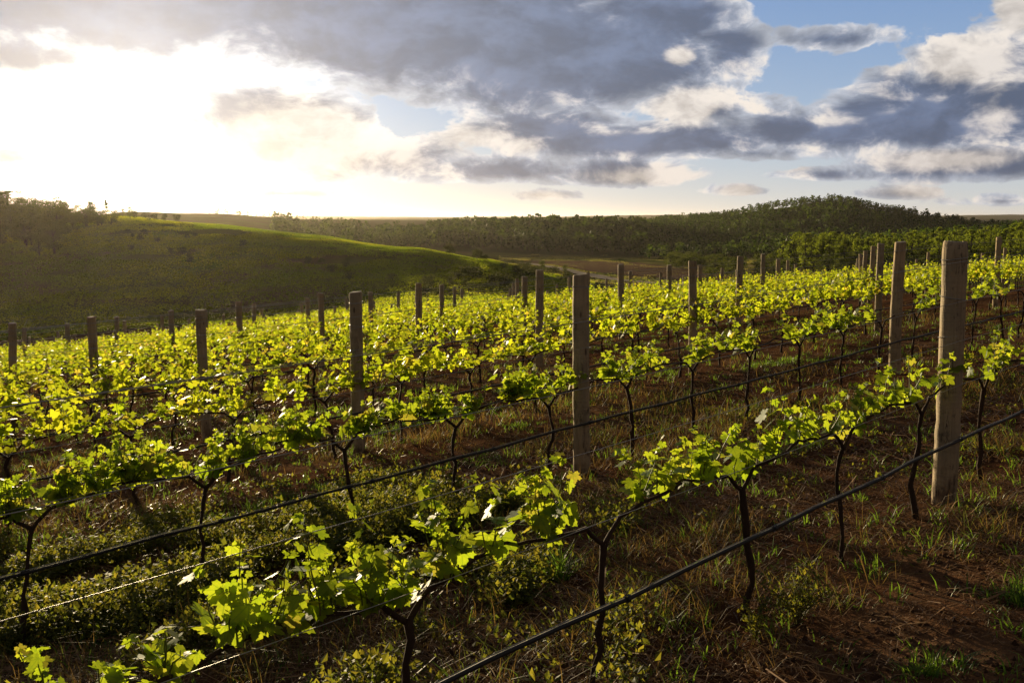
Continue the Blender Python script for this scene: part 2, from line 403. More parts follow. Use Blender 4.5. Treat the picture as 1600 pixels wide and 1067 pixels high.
crk = n.noise(n.vm('MULTIPLY', P, (55., 55., 2.2)), 1., 2., .4, 1.2); crack = n.rng(n.m('ABSOLUTE', n.m('SUBTRACT', crk, .52)), .0, .022, .85, 0.)
crack = n.m('MULTIPLY', crack, n.rng(n.noise(P, 4.5, 3.), .46, .56)); c = n.mix(crack, c, (.03, .02, .013))
zz = n.new('ShaderNodeSeparateXYZ'); n.link(g.outputs['Object'], zz.inputs[0])
splash = n.m('MULTIPLY', n.rng(zz.outputs[2], .02, .38, 1., 0.), n.rng(n.noise(P, 9., 4.), .35, .6)); c = n.mix(n.m('MULTIPLY', splash, .7), c, (.10, .050, .028))
kn = n.new('ShaderNodeTexVoronoi'); n.link(n.vm('MULTIPLY', P, (9., 9., 3.2)), kn.inputs['Vector']); kn.inputs['Scale'].default_value = 1.
c = n.mix(n.rng(kn.outputs['Distance'], .06, .16, .8, 0.), c, (.06, .038, .022))
hgt = n.m('SUBTRACT', n.m('ADD', grain, n.m('MULTIPLY', ringn, .7)), n.m('MULTIPLY', crack, 1.5))
out(n, bsdf(n, c, .85, .25, hgt, .8, .012)); M['post_wood'] = m
m, n = mat('post_end'); g = n.new('ShaderNodeTexCoord')
wv = n.new('ShaderNodeTexWave', wave_type='RINGS', rings_direction='Z'); wv.inputs['Scale'].default_value = 22.; wv.inputs['Distortion'].default_value = 1.5
n.link(g.outputs['Object'], wv.inputs[0])
out(n, bsdf(n, n.mix(wv.outputs['Fac'], (.16, .13, .10), (.34, .29, .23)), .8, .3)); M['post_end'] = m
m, n = mat('steel_wire'); b = n.new('ShaderNodeBsdfPrincipled'); b.inputs['Base Color'].default_value = (.36, .35, .33, 1); b.inputs['Metallic'].default_value = .75; b.inputs['Roughness'].default_value = .42
out(n, b.outputs[0]); M['wire'] = m
m, n = mat('black_hose'); out(n, bsdf(n, (.013, .012, .012), .55, .4)); M['hose'] = m

# ground
m, n = mat('ground'); g = n.new('ShaderNodeNewGeometry'); P = g.outputs['Position']
za = n.new('ShaderNodeAttribute', attribute_name='zone'); sz = n.new('ShaderNodeSeparateXYZ'); n.link(za.outputs['Vector'], sz.inputs[0])
grassw, meadow, pale = sz.outputs
a1 = n.noise(P, .7, 6., .62); a2 = n.noise(P, 6., 6., .65); a3 = n.noise(P, 38., 4., .6)
soil = n.mix(a2, (.026, .011, .006), (.130, .062, .032)); soil = n.mix(n.rng(a1, .42, .66), soil, n.mix(a3, (.055, .028, .015), (.185, .105, .058)))
soil = n.mix(n.rng(a3, .60, .74, 0., .7), soil, (.20, .145, .095))
b1 = n.noise(P, .022, 5., .6, 1.2); b2 = n.noise(P, .16, 6., .65); b3 = n.noise(n.vm('MULTIPLY', P, (1.2, 1.2, 1.2)), 1., 5., .7)
gr = n.mix(b2, (.035, .046, .009), (.095, .108, .018)); gr = n.mix(n.rng(b3, .40, .72), gr, (.085, .080, .022))
gr = n.mix(n.rng(b1, .46, .60, 0., .9), gr, n.mix(b3, (.045, .030, .016), (.095, .062, .030)))
md = n.mix(b2, (.13, .12, .035), (.25, .20, .07)); md = n.mix(n.rng(b1, .5, .62), md, (.07, .085, .02))
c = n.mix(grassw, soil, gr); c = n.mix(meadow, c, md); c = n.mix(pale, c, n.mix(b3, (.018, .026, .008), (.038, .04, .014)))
hh = n.m('ADD', n.m('MULTIPLY', a3, .35), a2)
out(n, bsdf(n, c, n.mix(grassw, (1., 1., 1.), (1., 1., 1.)), .0, hh, .9, .05)); M['ground'] = m
def flatmat(name, a, b, sc=.3, rough=.9, spec=.2):
    m, n = mat(name); g = n.new('ShaderNodeNewGeometry')
    ns = n.noise(g.outputs['Position'], sc, 5., .65)
    out(n, bsdf(n, n.mix(ns, a, b), rough, spec)); return m
M['field'] = flatmat('field', (.11, .068, .042), (.18, .115, .07), spec=0.)
M['road'] = flatmat('road', (.30, .25, .19), (.44, .38, .30), spec=.0)
m, n = mat('pond_water'); b = n.new('ShaderNodeBsdfPrincipled'); b.inputs['Base Color'].default_value = (.02, .018, .012, 1); b.inputs['Roughness'].default_value = .12
out(n, b.outputs[0]); M['water'] = m

# ------------------------------------------------------------------ ground sheet
def build_ground():
    th = [math.radians(v) for v in np.arange(-180, -31, 3.)] + list(np.radians(np.arange(-30, 30.01, .12))) + [math.radians(v) for v in np.arange(33, 180, 3.)]
    th = np.array(th); R = np.exp(np.arange(math.log(.8), math.log(13500), .0135))
    A, B = np.meshgrid(th, R); X = np.sin(A) * B; Y = np.cos(A) * B
    Z = gz(X, Y); nt, nr = len(th), len(R)
    v = np.stack([X, Y, Z], -1).reshape(-1, 3)
    i = np.arange(nr - 1)[:, None] * nt; k = np.arange(nt)[None]; k2 = (k + 1) % nt
    f = np.stack([i + k, i + k2, i + nt + k2, i + nt + k], -1).reshape(-1, 4)[:, ::-1]
    c0 = len(v); v = np.vstack([v, [[0, 0, float(gz(0., 0.))]]])
    fan = np.stack([np.full(nt, c0), np.arange(nt), (np.arange(nt) + 1) % nt], -1)[:, ::-1]
    s, t = st(v[:, 0], v[:, 1]); r = np.hypot(v[:, 0], v[:, 1]); az = v[:, 0] / np.maximum(v[:, 1], 1) * F + 800
    gr = np.maximum(smooth(TEND + 1, TEND + 9, t), smooth(SEND, SEND + 8, s)); gr = gr * smooth(108, 150, r + fbm(v[:, 0] / 14, v[:, 1] / 14, 3) * 25 + (az > 420) * 60)
    mead = smooth(255, 300, r) * (1 - smooth(560, 620, r)) * smooth(760, 850, az + fbm(v[:, 0] / 40, v[:, 1] / 40, 3) * 60) * (1 - smooth(1230, 1330, az)) * (v[:, 1] > 0)
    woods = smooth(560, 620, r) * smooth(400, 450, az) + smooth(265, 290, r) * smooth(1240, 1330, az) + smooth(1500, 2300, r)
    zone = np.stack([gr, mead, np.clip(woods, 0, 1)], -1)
    o = mk('ground', v, [f, fan], M['ground'], smooth=True, attrs={'zone': zone}); tag(o, 'bare red brown vineyard soil running out to grassy hills', 'ground', kind='structure')
build_ground()

def drape(name, pts, width, mt, lift, label, cat, samp=12):
    """strip laid over the ground along points seen in the photo"""
    p = np.array([hit(*q) for q in pts]); u = np.linspace(0, len(p) - 1, (len(p) - 1) * samp + 1)
    X = np.interp(u, range(len(p)), p[:, 0]); Y = np.interp(u, range(len(p)), p[:, 1])
    T = np.stack([np.gradient(X), np.gradient(Y)], -1); T /= np.linalg.norm(T, axis=1)[:, None]
    wd = np.interp(u, range(len(p)), width) if hasattr(width, '__len__') else np.full(len(u), width)
    rows = []
    for q in (-.5, -.17, .17, .5):
        x = X - T[:, 1] * wd * q; y = Y + T[:, 0] * wd * q
        rows.append(np.stack([x, y, gz(x, y) + lift], -1))
    v = np.stack(rows, 1).reshape(-1, 3); m_ = len(u)
    i = np.arange(m_ - 1)[:, None] * 4; k = np.arange(3)[None]
    f = np.stack([i + k, i + k + 1, i + 5 + k, i + 4 + k], -1).reshape(-1, 4)
    return tag(mk(name, v, f, mt, smooth=True), label, cat, kind='structure')
drape('ploughed_field', [(850, 409), (920, 414), (1000, 424), (1075, 434), (1110, 440)], [26, 44, 44, 30, 8], M['field'], .35, 'reddish ploughed field on the valley floor', 'field')
drape('dirt_road', [(815, 412), (850, 417), (885, 424), (930, 433), (985, 441), (1045, 447), (1120, 452)], 6.0, M['road'], .45, 'pale dirt road curving through the valley below the vineyard', 'road')

# ------------------------------------------------------------------ posts
rng = np.random.default_rng(7)
ORD = ['first', 'second', 'third', 'fourth', 'fifth', 'sixth', 'seventh', 'eighth', 'ninth', 'tenth', 'eleventh', 'twelfth', 'thirteenth', 'fourteenth', 'fifteenth', 'sixteenth', 'seventeenth', 'eighteenth', 'nineteenth', 'twentieth'] 
ORD += ['twenty-' + q for q in ORD[:9]] + ['thirtieth'] + ['thirty-' + q for q in ORD[:9]] + ['fortieth'] + ['forty-' + q for q in ORD[:9]] + ['fiftieth'] + ['fifty-' + q for q in ORD[:9]]
NROW = 17
def post_parts(seed, r0=.082, h=1.9):
    g = np.random.default_rng(seed); n = 20; zs = np.concatenate([[-.25, 0], np.linspace(.1, h - .022, 22), [h - .009, h - .001]])
    th = np.arange(n) * 2 * np.pi / n; V = []
    bend = g.normal(0, .008, 2)
    for k, z in enumerate(zs):
        rr = r0 * (1 - .05 * z / h) * (1 + .02 * np.sin(th * 2 + g.uniform(0, .3)) + .016 * g.normal(size=n) + .018 * g.normal() + .012 * math.sin(z * 9 + seed))
        if k == len(zs) - 1: rr = rr * .88
        if k == len(zs) - 2: rr = rr * .96
        V.append(np.stack([rr * np.cos(th) + bend[0] * math.sin(z * 1.6), rr * np.sin(th) + bend[1] * math.sin(z * 1.6), np.full(n, z) + (0.006 * np.cos(th + seed) if k >= len(zs) - 2 else 0)], -1))
    m_ = len(zs); i = np.arange(m_ - 1)[:, None] * n; k = np.arange(n)[None]; k2 = (k + 1) % n
    f = np.stack([i + k, i + k2, i + n + k2, i + n + k], -1).reshape(-1, 4)
    body = mk('shaft', np.concatenate(V), f, M['post_wood'], smooth=True)
    top = V[-1]; c = top.mean(0) + [0, 0, .002]
    cap = mk('end_grain', np.vstack([top, [c]]), np.stack([np.arange(n), (np.arange(n) + 1) % n, np.full(n, n)], -1), M['post_end'])
    ties = []
    for z in WH:
        th2 = np.linspace(0, 2 * np.pi, 15); p = np.stack([(r0 + .003) * np.cos(th2), (r0 + .003) * np.sin(th2), z + .012 * np.sin(th2 * 1 + z * 9)], -1)
        ties.append(mk('wire_tie', *tube(p, .0028, 4), M['wire']))
    return [body, cap] + ties
WH = [.90, 1.22, 1.50, 1.78]
kits = []
for k in range(6):
    e = empty('trellis_post'); ps = post_parts(100 + k)
    for p in ps: p.parent = e
    kits.append((e, ps))
posts = []
for i in range(NROW):
    for j in range(-2, 12):
        s = S0 + SK * i + DS * j; t = T0 + DT * i
        if s > SEND: continue
        X, Y = xy(s, t)
        if Y < 2: continue
        z = float(gz(X, Y)); px, py = project(X, Y, z + 1.9); bx, by = project(X, Y, z)
        if -15 < px < 1615 and py < 1060: posts.append((i, j, s, t, X, Y, z, px, py))
posts.sort()
used = set()
ROWPOST = {}
for (i, j, s, t, X, Y, z, px, py) in posts: ROWPOST.setdefault(i, []).append((s, px))
SPECIAL = {(0, 0): 'thickest wooden post, standing nearest with a warm sunlit edge', (1, 0): 'tall grey brown wooden post in the middle of the second row'}
pick = {(0, 0): 0, (1, 0): 1, (1, 1): 2, (2, 0): 3}
for (i, j, s, t, X, Y, z, px, py) in posts:
    k = pick.get((i, j), int(rng.integers(6)))
    if k not in used: used.add(k); r, ps = kits[k]
    else: r = None
    ln = (rng.normal(0, .012), rng.normal(0, .012), rng.uniform(0, 6.28)); sc = (1, 1, 1)
    if i == 0: ln = (0.0, .012, 2.0); sc = (1.04, 1.04, 1.0)
    elif i > 1: q = rng.uniform(.8, 1.05); sc = (q, q, rng.uniform(.97, 1.02))
    if r is None: r = dup(kits[k][0], kits[k][1], (X, Y, z), ln, sc)
    else: r.location = (X, Y, z); r.rotation_euler = ln; r.scale = sc
    order = [q[0] for q in ROWPOST[i]].index(s)
    lab = SPECIAL.get((i, j)) or ('round wooden trellis post, %s from the left in the %s row' % (ORD[order], ORD[i]))
    tag(r, lab, 'post', 'wooden posts holding up the vine rows')
for k, (e, ps) in enumerate(kits):
    if k not in used:
        for p in ps: bpy.data.objects.remove(p)
        bpy.data.objects.remove(e)

# ------------------------------------------------------------------ wires and hoses
def srange(i):
    t = T0 + DT * i; lo = hi = None
    for s in np.arange(-60, SEND, .5):
        X, Y = xy(s, t)
        if Y < .6: continue
        z = float(gz0(X, Y)); px, py = project(X, Y, z + 1.0)
        if -120 < px < 1760: lo = s if lo is None else lo; hi = s
    return lo, hi
for i in range(11):
    lo, hi = srange(i); t = T0 + DT * i
    sp_ = S0 + SK * i; j0 = math.floor((lo - sp_) / DS); j1 = math.ceil((hi - sp_) / DS)
    ss = [sp_ + DS * j for j in range(j0, j1 + 1)]
    hs = WH if i < 8 else [.9, 1.78]
    for kk, h in enumerate(hs):
        pts = []
        for a, b in zip(ss[:-1], ss[1:]):
            for u in np.linspace(0, 1, 9)[:-1]:
                s = a + (b - a) * u; X, Y = xy(s, t - .088); z = float(gz0(*xy(a, t))) * (1 - u) + float(gz0(*xy(b, t))) * u
                pts.append((X, Y, z + h - (.025 if h < 1 else .015) * 4 * u * (1 - u) * rng.uniform(.9, 1.1)))
        o = mk('trellis_wire', *tube(pts, .0019 if i < 5 else .0026, 5), M['wire'], smooth=True)
        nm = {0.9: 'low cordon wire carrying the vine arms', 1.22: 'wire just above the leaves', 1.5: 'upper middle wire', 1.78: 'top wire near the post tips'}[h]
        tag(o, 'thin steel %s in the %s row' % (nm, ORD[i]), 'wire', 'trellis wires strung from post to post')
    if i < 9:
        pts = []
        for a, b in zip(ss[:-1], ss[1:]):
            for u in np.linspace(0, 1, 17)[:-1]:
                s = a + (b - a) * u; X, Y = xy(s, t - .10 + .006 * math.sin(s * 3)); z = float(gz0(*xy(a, t))) * (1 - u) + float(gz0(*xy(b, t))) * u
                pts.append((X, Y, z + .50 - .012 * 4 * u * (1 - u) + .006 * math.sin(s * 5.1)))
        root = empty('drip_hose', pts[0]); tag(root, 'black irrigation hose hung at knee height along the %s row' % ORD[i], 'hose', 'black drip hoses along the vine rows')
        P0 = np.array(pts); o = mk('pipe', *tube(P0 - P0[0], .0105, 8), M['hose'], root, smooth=True)
        o = mk('support_wire', *tube(P0 - P0[0] + [0, 0, .017], .0022, 4), M['wire'], root, smooth=True)
        if i < 2:
            for q in range(4, len(P0), 3):
                if not -20 < project(*P0[q])[0] < 1620: continue
                ac = Acc()
                c = P0[q] - P0[0]; dd = (P0[q] - P0[q - 1]); dd = dd / np.linalg.norm(dd) * .012
                ac.add(*tube([c - dd + [0, 0, .004], c + dd + [0, 0, .004]], .018, 7))
                ac.build('clip', M['hose'], root)

# ------------------------------------------------------------------ vines
def leaf_shape(lod):
    if lod == 0:
        h = [(.05, -.06), (.14, -.20), (.27, -.20), (.34, -.28), (.42, -.12), (.52, -.10), (.47, .02), (.40, .12), (.55, .16), (.60, .28), (.72, .36), (.58, .42), (.54, .53), (.40, .47), (.27, .46), (.30, .60), (.20, .68), (.19, .80), (.09, .84)]
    elif lod == 1:
        h = [(.12, -.2), (.36, -.26), (.52, -.06), (.40, .12), (.70, .34), (.50, .52), (.27, .46), (.22, .74)]
    else:
        h = [(.40, -.2), (.62, .35)]
    pts = [(0., -.02 if lod < 2 else -.1)] + h + [(0., .98)] + [(-a, b) for a, b in h[::-1]]
    p = np.array(pts); c = np.array([[0, .22]])
    v = np.vstack([p, c]) - [0, 0]; n_ = len(p)
    z = -.22 * v[:, 0] ** 2 - .10 * (v[:, 1] - .2) ** 2
    if lod < 2: z += .035 * np.sin(np.arctan2(v[:, 1] - .22, v[:, 0]) * 5) * np.hypot(v[:, 0], v[:, 1] - .22); z[-1] += -.03
    v = np.column_stack([v, z]); f = np.stack([np.arange(n_), (np.arange(n_) + 1) % n_, np.full(n_, n_)], -1)
    if lod == 2: f = np.array([[0, 1, 2, 3], [0, 3, 4, 5]])[:, :4]; v = v[:-1]
    return v, f
LEAF = [leaf_shape(k) for k in range(3)]

def place_leaves(base, pos, size, g, lod, spread=.9):
    """copies of a leaf at pos (n,3): returns verts, faces, rnd"""
    lv, lf = LEAF[lod]; n_ = len(pos)
    az = g.uniform(0, 2 * np.pi, n_)
    tilt = np.clip(g.normal(.55, .45, n_), -.3, 1.7)
    roll = g.normal(0, .5, n_)
    # leaf axis y -> outward and drooping
    ys = np.stack([np.cos(az) * np.cos(tilt), np.sin(az) * np.cos(tilt), -np.sin(tilt)], -1)
    up = np.stack([np.cos(az) * np.sin(tilt), np.sin(az) * np.sin(tilt), np.cos(tilt)], -1)
    xs = np.cross(ys, up)
    x2 = xs * np.cos(roll)[:, None] + up * np.sin(roll)[:, None]; z2 = -xs * np.sin(roll)[:, None] + up * np.cos(roll)[:, None]
    cur = g.uniform(-.4, 2.2, n_)
    L = lv[None] * size[:, None, None]; Lz = L[..., 2] * cur[:, None]
    v = pos[:, None] + L[..., 0:1] * x2[:, None] + L[..., 1:2] * ys[:, None] + Lz[..., None] * z2[:, None]
    f = (lf[None] + (np.arange(n_) * len(lv))[:, None, None]).reshape(-1, lf.shape[1])
    rnd = np.repeat(g.uniform(0, 1, n_), len(lv))
    place_leaves.lc = np.tile(lv * [1, 1, 0], (n_, 1))
    return v.reshape(-1, 3), f, rnd

def wob(g, p0, p1, n_, amp, sag=0.):
    u = np.linspace(0, 1, n_); p = np.outer(1 - u, p0) + np.outer(u, p1)
    w_ = g.normal(0, amp, (n_, 3)); w_ = np.cumsum(w_, 0) * .5; w_ -= np.outer(1 - u, w_[0]) + np.outer(u, w_[-1])
    p += w_; p[:, 2] += sag * np.sin(u * np.pi)
    return p

def make_vine(seed, lod, dens=1.0, hmax=.34, clumps=None, lsize=1.0, parts=True, lean=None):
    g = np.random.default_rng(seed); e = empty('grapevine')
    lx = g.normal(-.05, .07) if lean is None else lean
    tr = wob(g, (lx, g.normal(0, .03), -.05), (0, 0, .74), 9, .032)
    rad = np.linspace(.0185, .0135, 9) * g.uniform(.85, 1.15) * (1 + g.normal(0, .16, 9)); rad[0] *= 1.35; rad[-1] *= 1.25
    kids = []
    tv = tube(tr, rad, 8 if lod == 0 else 5)
    fork = tr[-1]; arms = []
    for sgn in (-1, 1):
        end = np.array([sgn * .58, g.normal(0, .02), .885]); mid = fork + [sgn * .12, 0, .09]
        a = np.vstack([wob(g, fork - [0, 0, .02], mid, 4, .008)[:-1], wob(g, mid, end, 7, .012)])
        arms.append((a, np.linspace(.0125, .007, len(a)) * (1 + g.normal(0, .1, len(a)))))
    if lod < 2:
        kids.append(mk('trunk', *tv, M['bark'], e, smooth=True))
        for a, r_ in arms: kids.append(mk('arm', *tube(a, r_, 7 if lod == 0 else 5), M['bark'], e, smooth=True))
    else:
        ac = Acc(); ac.add(*tv)
        for a, r_ in arms: ac.add(*tube(a, r_, 4))
        kids.append(ac.build('trunk', M['bark'], e, True))
    # shoots
    if clumps is None:
        ns_ = int(g.integers(9, 13) * dens); sx = np.sort(g.uniform(-.58, .58, ns_)); sh = g.uniform(.10, hmax, ns_) * g.choice([1, 1, 1, 1.35], ns_)
    else:
        sx = []; sh = []
        for (c, wd, cnt, hh) in clumps:
            sx += list(g.normal(c, wd, cnt)); sh += list(g.uniform(.55, 1.0, cnt) * hh)
        sx = np.array(sx); sh = np.array(sh)
    stems = Acc(); LP = []; LS = []
    for x, h in zip(sx, sh):
        zb = .80 + .085 * min(1, abs(x) / .3)
        yb = g.normal(0, .015); tip = np.array([x + g.normal(0, .09 if clumps is None else .035), yb + g.normal(0, .10 if clumps is None else .07), zb + h])
        p = wob(g, (x, yb, zb), tip, 6, .012)
        stems.add(*tube(p, np.linspace(.0038, .0018, 6), 4), g.uniform())
        nl = max(3, int(h / .045 * (1. if lod < 2 else .9)))
        for q in range(nl):
            u = (q + .4) / nl; pt = np.array([np.interp(u * 5, range(6), p[:, c]) for c in range(3)])
            az = q * 2.4 + g.uniform(0, 1.2); pl = g.uniform(.03, .085) * (1.1 - .6 * u)
            off = np.array([math.cos(az), math.sin(az), g.uniform(-.2, .5)]) * pl
            if lod == 0: stems.add(*tube([pt, pt + off * .6 + [0, 0, .006], pt + off], .0013, 3), .3)
            LP.append(pt + off); LS.append((.118 - .072 * u ** 1.6) * g.uniform(.65, 1.15) * lsize)
        # tip cluster of small new leaves
        for q in range(3): LP.append(p[-1] + g.normal(0, .012, 3)); LS.append(g.uniform(.022, .045))
    if LP:
        v, f, r_ = place_leaves(None, np.array(LP), np.array(LS), g, lod)
        if lod < 2:
            sv = np.concatenate(stems.v); sf = np.concatenate(stems.f[4]) + len(v)
            kids.append(mk('foliage', np.vstack([v, sv]), [f, sf], [M['near_leaf' if lod == 0 else 'vine_leaf'], M['shoot']], e, smooth=True, attrs={'rnd': np.concatenate([r_, np.concatenate(stems.a)]), 'lc': np.vstack([place_leaves.lc, np.zeros((len(sv), 3))])}, midx=[0] * len(f) + [1] * len(sf)))
        else: kids.append(mk('foliage', v, f, M['vine_leaf'], e, attrs={'rnd': r_}))
    return e, kids

SLOPE = math.atan(GS)
VS = DS / 6.0
vines = []
for i in range(NROW):
    for k in range(-60, 70):
        s = S0 + SK * i - .45 + VS * k; t = T0 + DT * i
        if s > SEND: continue
        X, Y = xy(s, t)
        if Y < .8: continue
        z = float(gz(X, Y)); d = math.hypot(X, Y)
        px, py = project(X, Y, z + 1.0)
        if not (-110 - 600 / d < px < 1710 + 600 / d): continue
        if project(X, Y, z + 1.1)[1] > 1090: continue
        vines.append([d, i, k, s, t, X, Y, z, px, py])
vines.sort()
near = vines[:298]; rest = vines[298:]
rowv = {}
for v_ in near: rowv.setdefault(v_[1], []).append(v_[2])
for q in rowv.values(): q.sort()

def s_at(px, i, h=.95):
    """distance along row i that is seen at photo column px"""
    t = T0 + DT * i; lo, hi = -10., 60.
    for _ in range(40):
        m_ = (lo + hi) / 2; X, Y = xy(m_, t)
        if Y < .3 or project(X, Y, float(gz0(X, Y)) + h)[0] < px: lo = m_
        else: hi = m_
    return lo
# leaf clumps of the first two rows, read off the photo: (left px, right px, shoots, height)
CL = {0: [(40, 130, 5, .24), (130, 210, 8, .18), (215, 300, 7, .22), (345, 400, 8, .42), (395, 470, 8, .30), (470, 560, 11, .30), (540, 640, 14, .34), (630, 665, 5, .25), (655, 740, 13, .46), (745, 800, 5, .30), (800, 905, 17, .32),
          (990, 1060, 13, .27), (1040, 1150, 16, .27), (1140, 1200, 10, .26), (1195, 1225, 8, .42), (1220, 1290, 12, .27), (1290, 1370, 14, .27), (1350, 1400, 9, .30), (1390, 1450, 12, .34), (1450, 1520, 12, .26), (1510, 1600, 16, .38), (1590, 1700, 20, .4), (1700, 1900, 26, .4)],
      1: [(-60, 0, 6, .3), (5, 60, 13, .30), (80, 125, 10, .30), (125, 180, 13, .28), (175, 270, 26, .34), (265, 290, 5, .2), (320, 360, 9, .34), (365, 410, 14, .28), (415, 520, 24, .30), (540, 600, 18, .26), (590, 720, 30, .30), (715, 760, 14, .26), (760, 930, 42, .32), (925, 1060, 34, .33), (1060, 1200, 34, .34), (1200, 1400, 46, .36), (1400, 1600, 40, .38), (1600, 1750, 30, .36)]}
SHO = {0: [], 1: []}
for i in CL:
    for (a, b, c, h) in CL[i]:
        s1, s2 = s_at(a, i), s_at(b, i); g = np.random.default_rng(int(a + 999))
        for q in range(max(2, int(c * (.66 if i == 0 else .85)))): SHO[i].append((s1 + (s2 - s1) * (g.uniform(.3, .7) if i == 0 and b < 990 else g.uniform(.15, .85)), h * g.uniform(.5, 1.15)))

protos = {}
def proto(kind, idx):
    key = (kind, idx)
    if key not in protos:
        if kind == 'mid': protos[key] = [*make_vine(300 + idx, 1, 1.7, .44), False]
        else: protos[key] = [*make_vine(400 + idx, 2, 1.95, .47, lsize=1.05), False]
    return protos[key]
for (d, i, k, s, t, X, Y, z, px, py) in near:
    if i in (0, 1):
        cl = [((q[0] - s), .01, 1, q[1]) for q in SHO[i] if abs(q[0] - s) <= VS / 2]
        e, kids = make_vine(1000 + i * 200 + k, 0, clumps=cl, lsize=.84 if i == 0 else .92)
        e.location = (X, Y, z); e.rotation_euler = (0, -SLOPE, ANG)
    else:
        kind = 'mid' if i < 5 else 'far'; idx = int(rng.integers(9))
        p = proto(kind, idx); flip = math.pi if rng.random() < .5 else 0
        rot = (0, SLOPE if flip else -SLOPE, ANG + flip); sc = (1., 1., rng.uniform(.94, 1.04))
        if p[2]: e = dup(p[0], p[1], (X, Y, z), rot, sc)
        else: p[2] = True; e = p[0]; e.location = (X, Y, z); e.rotation_euler = rot; e.scale = sc
    rp = [q for q in ROWPOST.get(i, [])]
    lab = None
    if rp:
        nums = [q[0] for q in rp]; c = min(range(len(nums)), key=lambda q: abs(nums[q] - s)); dd = s - nums[c]
        cnt = int(abs(dd) / VS + .999) if dd > 0 else int(abs(dd) / VS + .999)
        lab = '%s grapevine to the %s of the %s post in the %s row' % (ORD[max(cnt, 1) - 1], 'right' if dd > 0 else 'left', ORD[c], ORD[i])
    tag(e, lab or 'leafy grapevine in the %s row' % ORD[i], 'grapevine', 'young grapevines trained along the trellis wires')

# the vines farther back, as one mass
def build_rest():
    kits2 = []
    for q in range(6):
        e, kids = make_vine(600 + q, 2, 1.85, .48, lsize=1.15)
        arr = []
        for c in kids:
            me = c.data; nv = len(me.vertices); co = np.empty(nv * 3, np.float32); me.vertices.foreach_get('co', co)
            fa = np.array([list(p.vertices) for p in me.polygons]); rr = np.empty(nv, np.float32); me.attributes['rnd'].data.foreach_get('value', rr)
            arr.append((co.reshape(-1, 3), fa, rr))
            bpy.data.objects.remove(c)
        bpy.data.objects.remove(e); kits2.append(arr)
    leaf = Acc(); wood = []
    V, FQ, R, MI = [], [], [], []; nv = 0
    for (d, i, k, s, t, X, Y, z, px, py) in rest:
        arr = kits2[int(rng.integers(6))]; sg = rng.choice([-1, 1]); q = rng.uniform(.92, 1.08)
        for pi, (co, fa, rr) in enumerate(arr):
            x = co[:, 0] * sg; y = co[:, 1] * sg
            V.append(np.stack([X + x * CA - y * SA, Y + x * SA + y * CA, z + co[:, 2] * q + x * GS], -1)); FQ.append(fa + nv); nv += len(co)
            R.append((rr + rng.random()) % 1.0); MI.append(np.full(len(fa), pi))
    o = mk('distant_vines', np.concatenate(V), np.concatenate(FQ), [M['bark'], M['vine_leaf']], attrs={'rnd': np.concatenate(R)}, midx=np.concatenate(MI))
    tag(o, 'mass of small green grapevines filling the far end of the vineyard', 'vines', kind='stuff')
build_rest()

# ------------------------------------------------------------------ ground cover
def frustum_pts(n_, rmin, rmax, g, pw=1.0, x0=-60, x1=1660):
    a = np.arctan((g.uniform(x0, x1, n_) - 800) / F)
    r = np.exp(g.uniform(math.log(rmin), math.log(rmax), n_)) if pw == 0 else (g.uniform(rmin ** pw, rmax ** pw, n_)) ** (1 / pw)
    return np.sin(a) * r, np.cos(a) * r

def blades(X, Y, n_per, hgt, wdt, g, lean=.5, rad=.05, seg=2):
    """grass blades: tufts at X,Y"""
    N = len(X) * n_per; bx = np.repeat(X, n_per) + g.normal(0, rad, N); by = np.repeat(Y, n_per) + g.normal(0, rad, N)
    H = np.repeat(hgt, n_per) * g.uniform(.5, 1.15, N); az = g.uniform(0, 6.283, N); ln = np.abs(g.normal(lean, .3, N)) * H
    bz = gz(bx, by) - .01; wv = wdt * g.uniform(.6, 1.3, N) * .5; pa = az + 1.57 + g.normal(0, .5, N)
    px, py = np.cos(pa) * wv, np.sin(pa) * wv
    ox, oy = np.cos(az), np.sin(az)
    lv = []
    for u, ww in ((0, 1.), (.55, .8), (1., .08)):
        cx = bx + ox * ln * u ** 1.8; cy_ = by + oy * ln * u ** 1.8; cz = bz + H * (u - .25 * np.minimum(ln / H, 1.2) * u * u)
        lv += [np.stack([cx - px * ww, cy_ - py * ww, cz], -1), np.stack([cx + px * ww, cy_ + py * ww, cz], -1)]
    v = np.stack(lv, 1).reshape(-1, 3); b = np.arange(N)[:, None] * 6
    f = np.concatenate([b + [0, 1, 3, 2], b + [2, 3, 5, 4]]); rnd = np.repeat((np.repeat(g.uniform(0, 1, len(X)), n_per) * .5 + g.uniform(0, .5, N)), 6)
    return v, f, rnd

def stuffmesh(name, parts, mt, label, cat):
    V, FF, R = [], [], []; n_ = 0
    for v, f, r_ in parts: V.append(v); FF.append(f + n_); R.append(r_); n_ += len(v)
    return tag(mk(name, np.concatenate(V), np.concatenate(FF), mt, attrs={'rnd': np.concatenate(R)}), label, cat, kind='stuff')

gg = np.random.default_rng(21)
def patchmask(X, Y, spots):
    m_ = np.zeros(len(X))
    for (px, py, rx, ry) in spots:
        cx, cy_ = hit(px, py); s0, t0 = st(cx, cy_); s, t = st(X, Y)
        m_ = np.maximum(m_, 1 - np.hypot((s - s0) / rx, (t - t0) / (ry * (.52 if spots is WEED else 1.))))
    return m_
WEED = None
